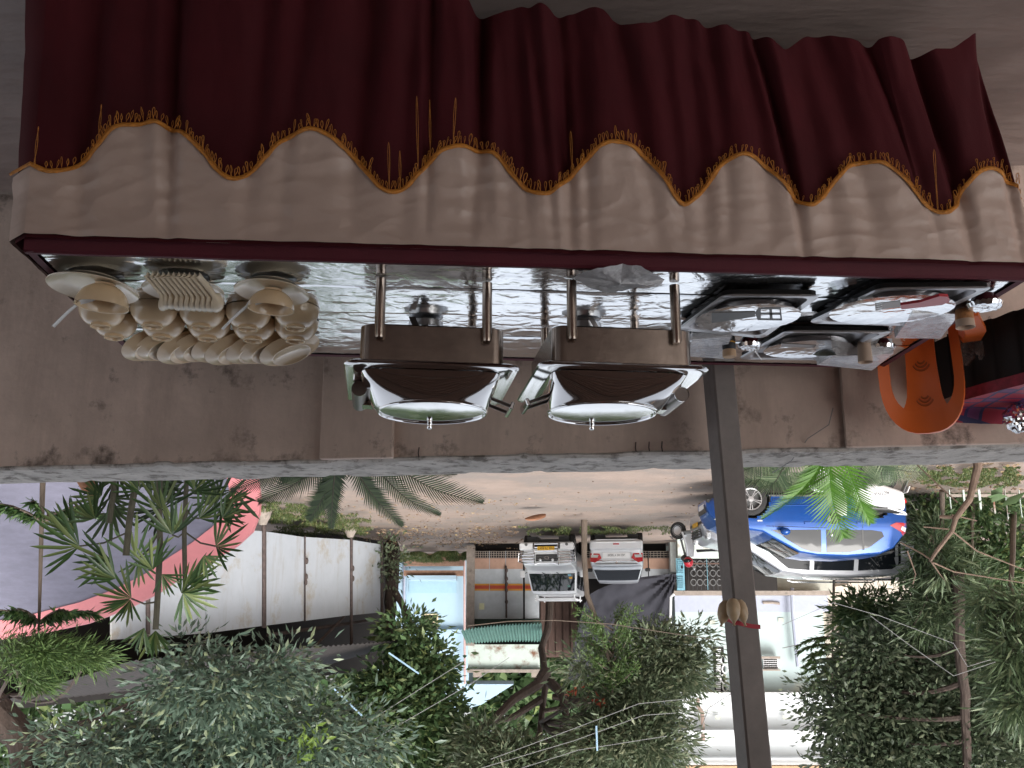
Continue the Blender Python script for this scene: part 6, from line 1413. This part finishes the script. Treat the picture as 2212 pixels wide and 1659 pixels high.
# ---- feathery fronds (sago palms) behind the wall
def frond(parent, pts, Lmax, m, Y, n=34, w=.010, name='frond', ang=58, dy=.12, flat=1.0):
    P3 = [pY(x, y, Y + dy * i) for i, (x, y) in enumerate(pts)]
    def at(t):
        k = min(int(t * (len(P3) - 1)), len(P3) - 2); u = t * (len(P3) - 1) - k
        p0 = P3[max(0, k - 1)]; p1 = P3[k]; p2 = P3[k + 1]; p3 = P3[min(len(P3) - 1, k + 2)]
        return .5 * ((2 * p1) + (p2 - p0) * u + (2 * p0 - 5 * p1 + 4 * p2 - p3) * u * u + (3 * p1 - p0 - 3 * p2 + p3) * u ** 3)
    path = [at(i / 24) for i in range(25)]; V = []; Fc = []
    for i in range(n):
        t = .06 + .93 * i / (n - 1); p = at(t); d = (at(min(1, t + .02)) - at(max(0, t - .02))).normalized(); view = (p - Vector((0, 0, CAM_Z))).normalized()
        s = d.cross(view).normalized(); L = Lmax * (math.sin(math.pi * min(1, .12 + .88 * t)) ** .55) * random.uniform(.85, 1.1)
        if L < .004: L = .01
        a = R(ang - 28 * t)
        for sg in (-1, 1):
            dr = (d * math.cos(a) + s * sg * math.sin(a) * flat + view * -.25 * random.uniform(.3, 1.3) + Vector((0, 0, -.12))).normalized(); b = d * w
            o = len(V); mid = p + dr * L * .5; V += [p - b, mid - b * .9, p + dr * L - Vector((0, 0, .06 * L)), mid + b * .9, p + b]; Fc += [(o, o + 1, o + 3), (o, o + 3, o + 4), (o + 1, o + 2, o + 3)]
    f_ = place(fastmesh(name, np.array([list(q) for q in V]), np.array(Fc), K[m]), name, parent, True)
    mb = MB(); mb.tube(path, [.007 * (1 - .8 * i / 24) for i in range(25)], 5); r_ = mb.mesh('rachis', K['stem' if m != 'frond' else 'frond']); place(r_, 'rachis', f_, True)
YS = 4.6
sg = thing('sago_palm', 'sago palm with arching dark fronds over the lane behind the wall', 'palm', base(760, YS))
mb = MB(); b0 = pY(745, 930, YS); mb.tube([base(745, YS), b0 - Vector((0, 0, .05))], [.12, .14], 12); mb.build('trunk', K['bark'], sg, ws=True)
for pts, L in (([(730, 940), (690, 1005), (630, 1050), (560, 1085)], .115), ([(735, 940), (722, 1020), (695, 1080), (668, 1122)], .10), ([(742, 940), (724, 1020), (718, 1085), (716, 1140)], .075), ([(752, 940), (776, 1025), (818, 1085), (868, 1135)], .085), ([(760, 940), (815, 1015), (880, 1078), (950, 1112)], .085), ([(770, 940), (850, 1005), (945, 1060), (1042, 1085)], .12), ([(720, 940), (640, 1000), (570, 1035), (500, 1060)], .10), ([(765, 930), (850, 990), (930, 1015), (985, 1022)], .09), ([(745, 930), (700, 985), (650, 1020), (610, 1040)], .10)):
    frond(sg, pts, L * 1.45, 'cycad', YS + random.uniform(-.3, .3), 44, .0085, ang=50)
lp = thing('palm_fronds', 'bright green palm fronds in front of the blue car', 'palm', base(1800, 5.4))
mb = MB(); b0 = pY(1800, 930, 5.4); mb.tube([base(1800, 5.4), b0], [.07, .05], 10); mb.build('trunk', K['stem'], lp, ws=True)
frond(lp, [(1800, 940), (1794, 1020), (1800, 1085), (1822, 1160)], .26, 'frond', 5.4, 34, .009, 'frond', 60, .05)
frond(lp, [(1795, 940), (1770, 1010), (1725, 1065), (1650, 1120)], .20, 'frond', 5.4, 40, .009, 'frond', 35, .03)
frond(lp, [(1805, 940), (1840, 1030), (1862, 1090), (1880, 1128)], .16, 'frond', 5.5, 30, .009, 'frond', 50, .03)
lc = thing('grey_green_cycad', 'grey green cycad fronds low behind the wall under the blue car', 'palm', base(1720, 6.5))
mb = MB(); b0 = pY(1730, 940, 6.5); mb.tube([base(1730, 6.5), b0], [.1, .1], 9); mb.build('trunk', K['bark'], lc, ws=True)
for pts in ([(1735, 960), (1700, 1005), (1660, 1030), (1600, 1042)], [(1730, 960), (1690, 1015), (1670, 1045), (1640, 1052)], [(1745, 960), (1760, 1010), (1740, 1040), (1700, 1056)], [(1760, 960), (1830, 1010), (1880, 1022), (1950, 1028)], [(1700, 950), (1640, 1000), (1610, 1015), (1585, 1018)], [(1880, 960), (1900, 1010), (1905, 1030), (1908, 1048)], [(1880, 960), (1920, 1005), (1960, 1018), (2000, 1020)], [(1875, 960), (1860, 1015), (1850, 1040), (1846, 1052)]): frond(lc, pts, .22, 'lf_lance', 6.5, 34, .008)
# ---- picket fence
pf_ = thing('picket_fence', 'short white picket fence among the bushes beyond the wall', 'fence', base(2110, 16.0))
for (x, y0, y1) in ((2052, 1040, 1100), (2083, 1055, 1096), (2118, 1070, 1102), (2148, 1070, 1110), (2175, 1062, 1122), (2205, 1060, 1118)):
    a, b = pY(x - 4, y0, 16.0), pY(x + 4, y1, 16.0); mb = MB(); m_ = (a.x + b.x) / 2; w = abs(a.x - b.x) / 2
    mb.prism([Vector((m_ - w, a.y, G)), Vector((m_ + w, a.y, G)), Vector((m_ + w, a.y, b.z - w * 2)), Vector((m_, a.y, b.z)), Vector((m_ - w, a.y, b.z - w * 2))], (0, .03, 0)); mb.build('picket', K['rusty_w'], pf_, False, ws=True)
a, b = pY(2230, 1070, 16.0), pY(2046, 1070, 16.0); mb = MB(); mb.box2((a.x, a.y + .032, a.z - .03), (b.x, a.y + .06, a.z + .03)); mb.build('rail', K['conc'], pf_, False, ws=True)
# ---- grass, litter, far wood
def scatter_grass(n, fn, L, name, m='grass', W=.012, flat=False):
    P = np.array([fn() for _ in range(n)]); A = rng.normal(size=(n, 3)) * (.45 if not flat else 1.0)
    A[:, 2] = rng.uniform(.6, 1.3, n) if not flat else rng.uniform(-.05, .12, n); return leaves(name, P, A, L, W, m, None, .1, .0 if flat else .2, 'stuff')
def pxg(px0, px1, py0, py1, dz=.01, thr=0.):
    def f():
        for _ in range(30):
            px, py = random.uniform(px0, px1), random.uniform(py0, py1); ex = min(px - px0, px1 - px) / (px1 - px0) * 2; ey = min(py - py0, py1 - py) / (py1 - py0) * 2
            if noise.noise((px * .035, py * .12, 4)) + .35 * min(1, 3 * ex, 2 * ey) > .12 + thr: break
        d = ray(px, py); Y = 20.
        for _ in range(8): Y = d.y * (zg(Y) - CAM_Z) / d.z
        return (d.x / d.y * Y, Y, zg(Y) + dz)
    return f
for k, (box, n, L, lab) in enumerate((((590, 800, 1105, 1160), 4200, .13, 0), ((860, 1010, 1188, 1206), 6000, .26, 0), ((1120, 1480, 1133, 1152), 2200, .10, 0), ((1980, 2215, 1005, 1050), 7000, .06, 0), ((560, 700, 1080, 1125), 2500, .12, 0))):
    o = scatter_grass(n, pxg(*box), L, 'grass_tufts', 'grass', .02); tag(o, ('ragged grass tufts at the foot of the white panels', 'bright grass on the brown kerb before the blue house', 'grassy verge in front of the jeep and saloon', 'grass patch beside the picket fence', 'thin grass near the pink rim of the board')[k], 'grass')
for k, (box, n, L, W) in enumerate((((640, 1150, 1070, 1165), 700, .08, .035), ((1150, 1560, 1030, 1140), 140, .07, .03), ((1950, 2215, 1000, 1060), 500, .10, .05), ((780, 1130, 1135, 1185), 1100, .10, .045))):
    o = scatter_grass(n, pxg(*box, .012), L, 'leaf_litter', 'litter', W, True); tag(o, ('dry leaves strewn over the lane', 'few dry leaves on the lane by the post', 'dry leaves and petals by the picket fence', 'thick dry leaf litter near the ivy trunk')[k], 'leaf litter')
def fw():
    x = random.uniform(-45, 45); z = random.uniform(0, 1) ** .8 * (9 + 10 * min(1, max(0, (x + 3) / 10)) + 3 * fbm(x * .12, 3)) - 1; return (x * 1.2, 60 + random.uniform(-2, 4) + z * .3, z)
P = np.array([fw() for _ in range(60000)]); A = rng.normal(size=P.shape); o = leaves('far_wood', P, A, .9, .5, 'lf_mid', None, .2, 0, 'stuff'); tag(o, 'far green wood behind the houses', 'wood')
# ---- overhead wires with pale spreader rods
wl = thing('overhead_wires', 'grey overhead wires with pale blue spreader rods among the trees', 'wires', pY(1300, 1600, 15))
def wire(pts, Y, r=.010, m='wire', par=wl, name='wire'):
    P = [pY(x, y, Y) for x, y in pts]; mb = MB(); path = []
    for a, b in zip(P[:-1], P[1:]):
        for k in range(6): q = a.lerp(b, k / 6); path.append(q)
    path.append(P[-1]); mb.tube(path, r, 5); mb.build(name, K[m], par, ws=True)
for pts in ([(700, 1659), (1020, 1475), (1100, 1420)], [(690, 1625), (1000, 1430)], [(1060, 1640), (1250, 1570), (1380, 1520), (1480, 1510)], [(1040, 1659), (1240, 1600), (1390, 1545), (1460, 1540)], [(1030, 1690), (1250, 1620), (1440, 1590)]): wire(pts, 15.5, .006)
for (a, b) in (((840, 1410), (905, 1455)), ((722, 1488), (782, 1546)), ((1288, 1568), (1290, 1622))): wire([a, b], 15.4, .018, 'rod', name='spreader_rod')
cw = thing('service_cable', 'thin pale cable crossing from the blue house to the white block', 'cable', pY(1200, 1340, 19))
wire([(1010, 1352), (1100, 1342), (1200, 1340), (1320, 1348), (1450, 1368), (1570, 1385)], 19.5, .011, 'bark_l', cw, 'cable')
rc = thing('sagging_cables', 'dark cables sagging across the white apartment block', 'cables', pY(1600, 1500, 20))
for pts in ([(1440, 1525), (1500, 1492), (1560, 1470)], [(1510, 1590), (1530, 1530), (1580, 1498), (1605, 1490)], [(1700, 1490), (1730, 1515), (1760, 1530)], [(1690, 1400), (1760, 1385), (1830, 1362)]): wire(pts, 22, .013, 'wire', rc, 'cable')
gw = thing('garden_wires', 'slack grey wires strung through the trees beyond the cars', 'wires', pY(1950, 1400, 11))
for pts in ([(1690, 1350), (1800, 1302), (1900, 1330), (2060, 1390), (2090, 1440), (2140, 1425)], [(1880, 1330), (1960, 1390), (2060, 1460), (2150, 1430)]): wire(pts, 11.4, .004, 'wire', gw)
# one pendulous lime spray in the big tree
sp2 = thing('lime_spray', 'bright lime new leaves hanging from the big tree', 'leaf spray', pY(670, 1620, 8.4)); n = 60; P = np.array(list(pY(672, 1612, 8.4))) + rng.normal(size=(n, 3)) * np.array([.10, .08, .12]); leaves('leaves', P, rng.normal(size=(n, 3)) + np.array([0, 0, -.6]), .13, .035, 'lf_lime', sp2)
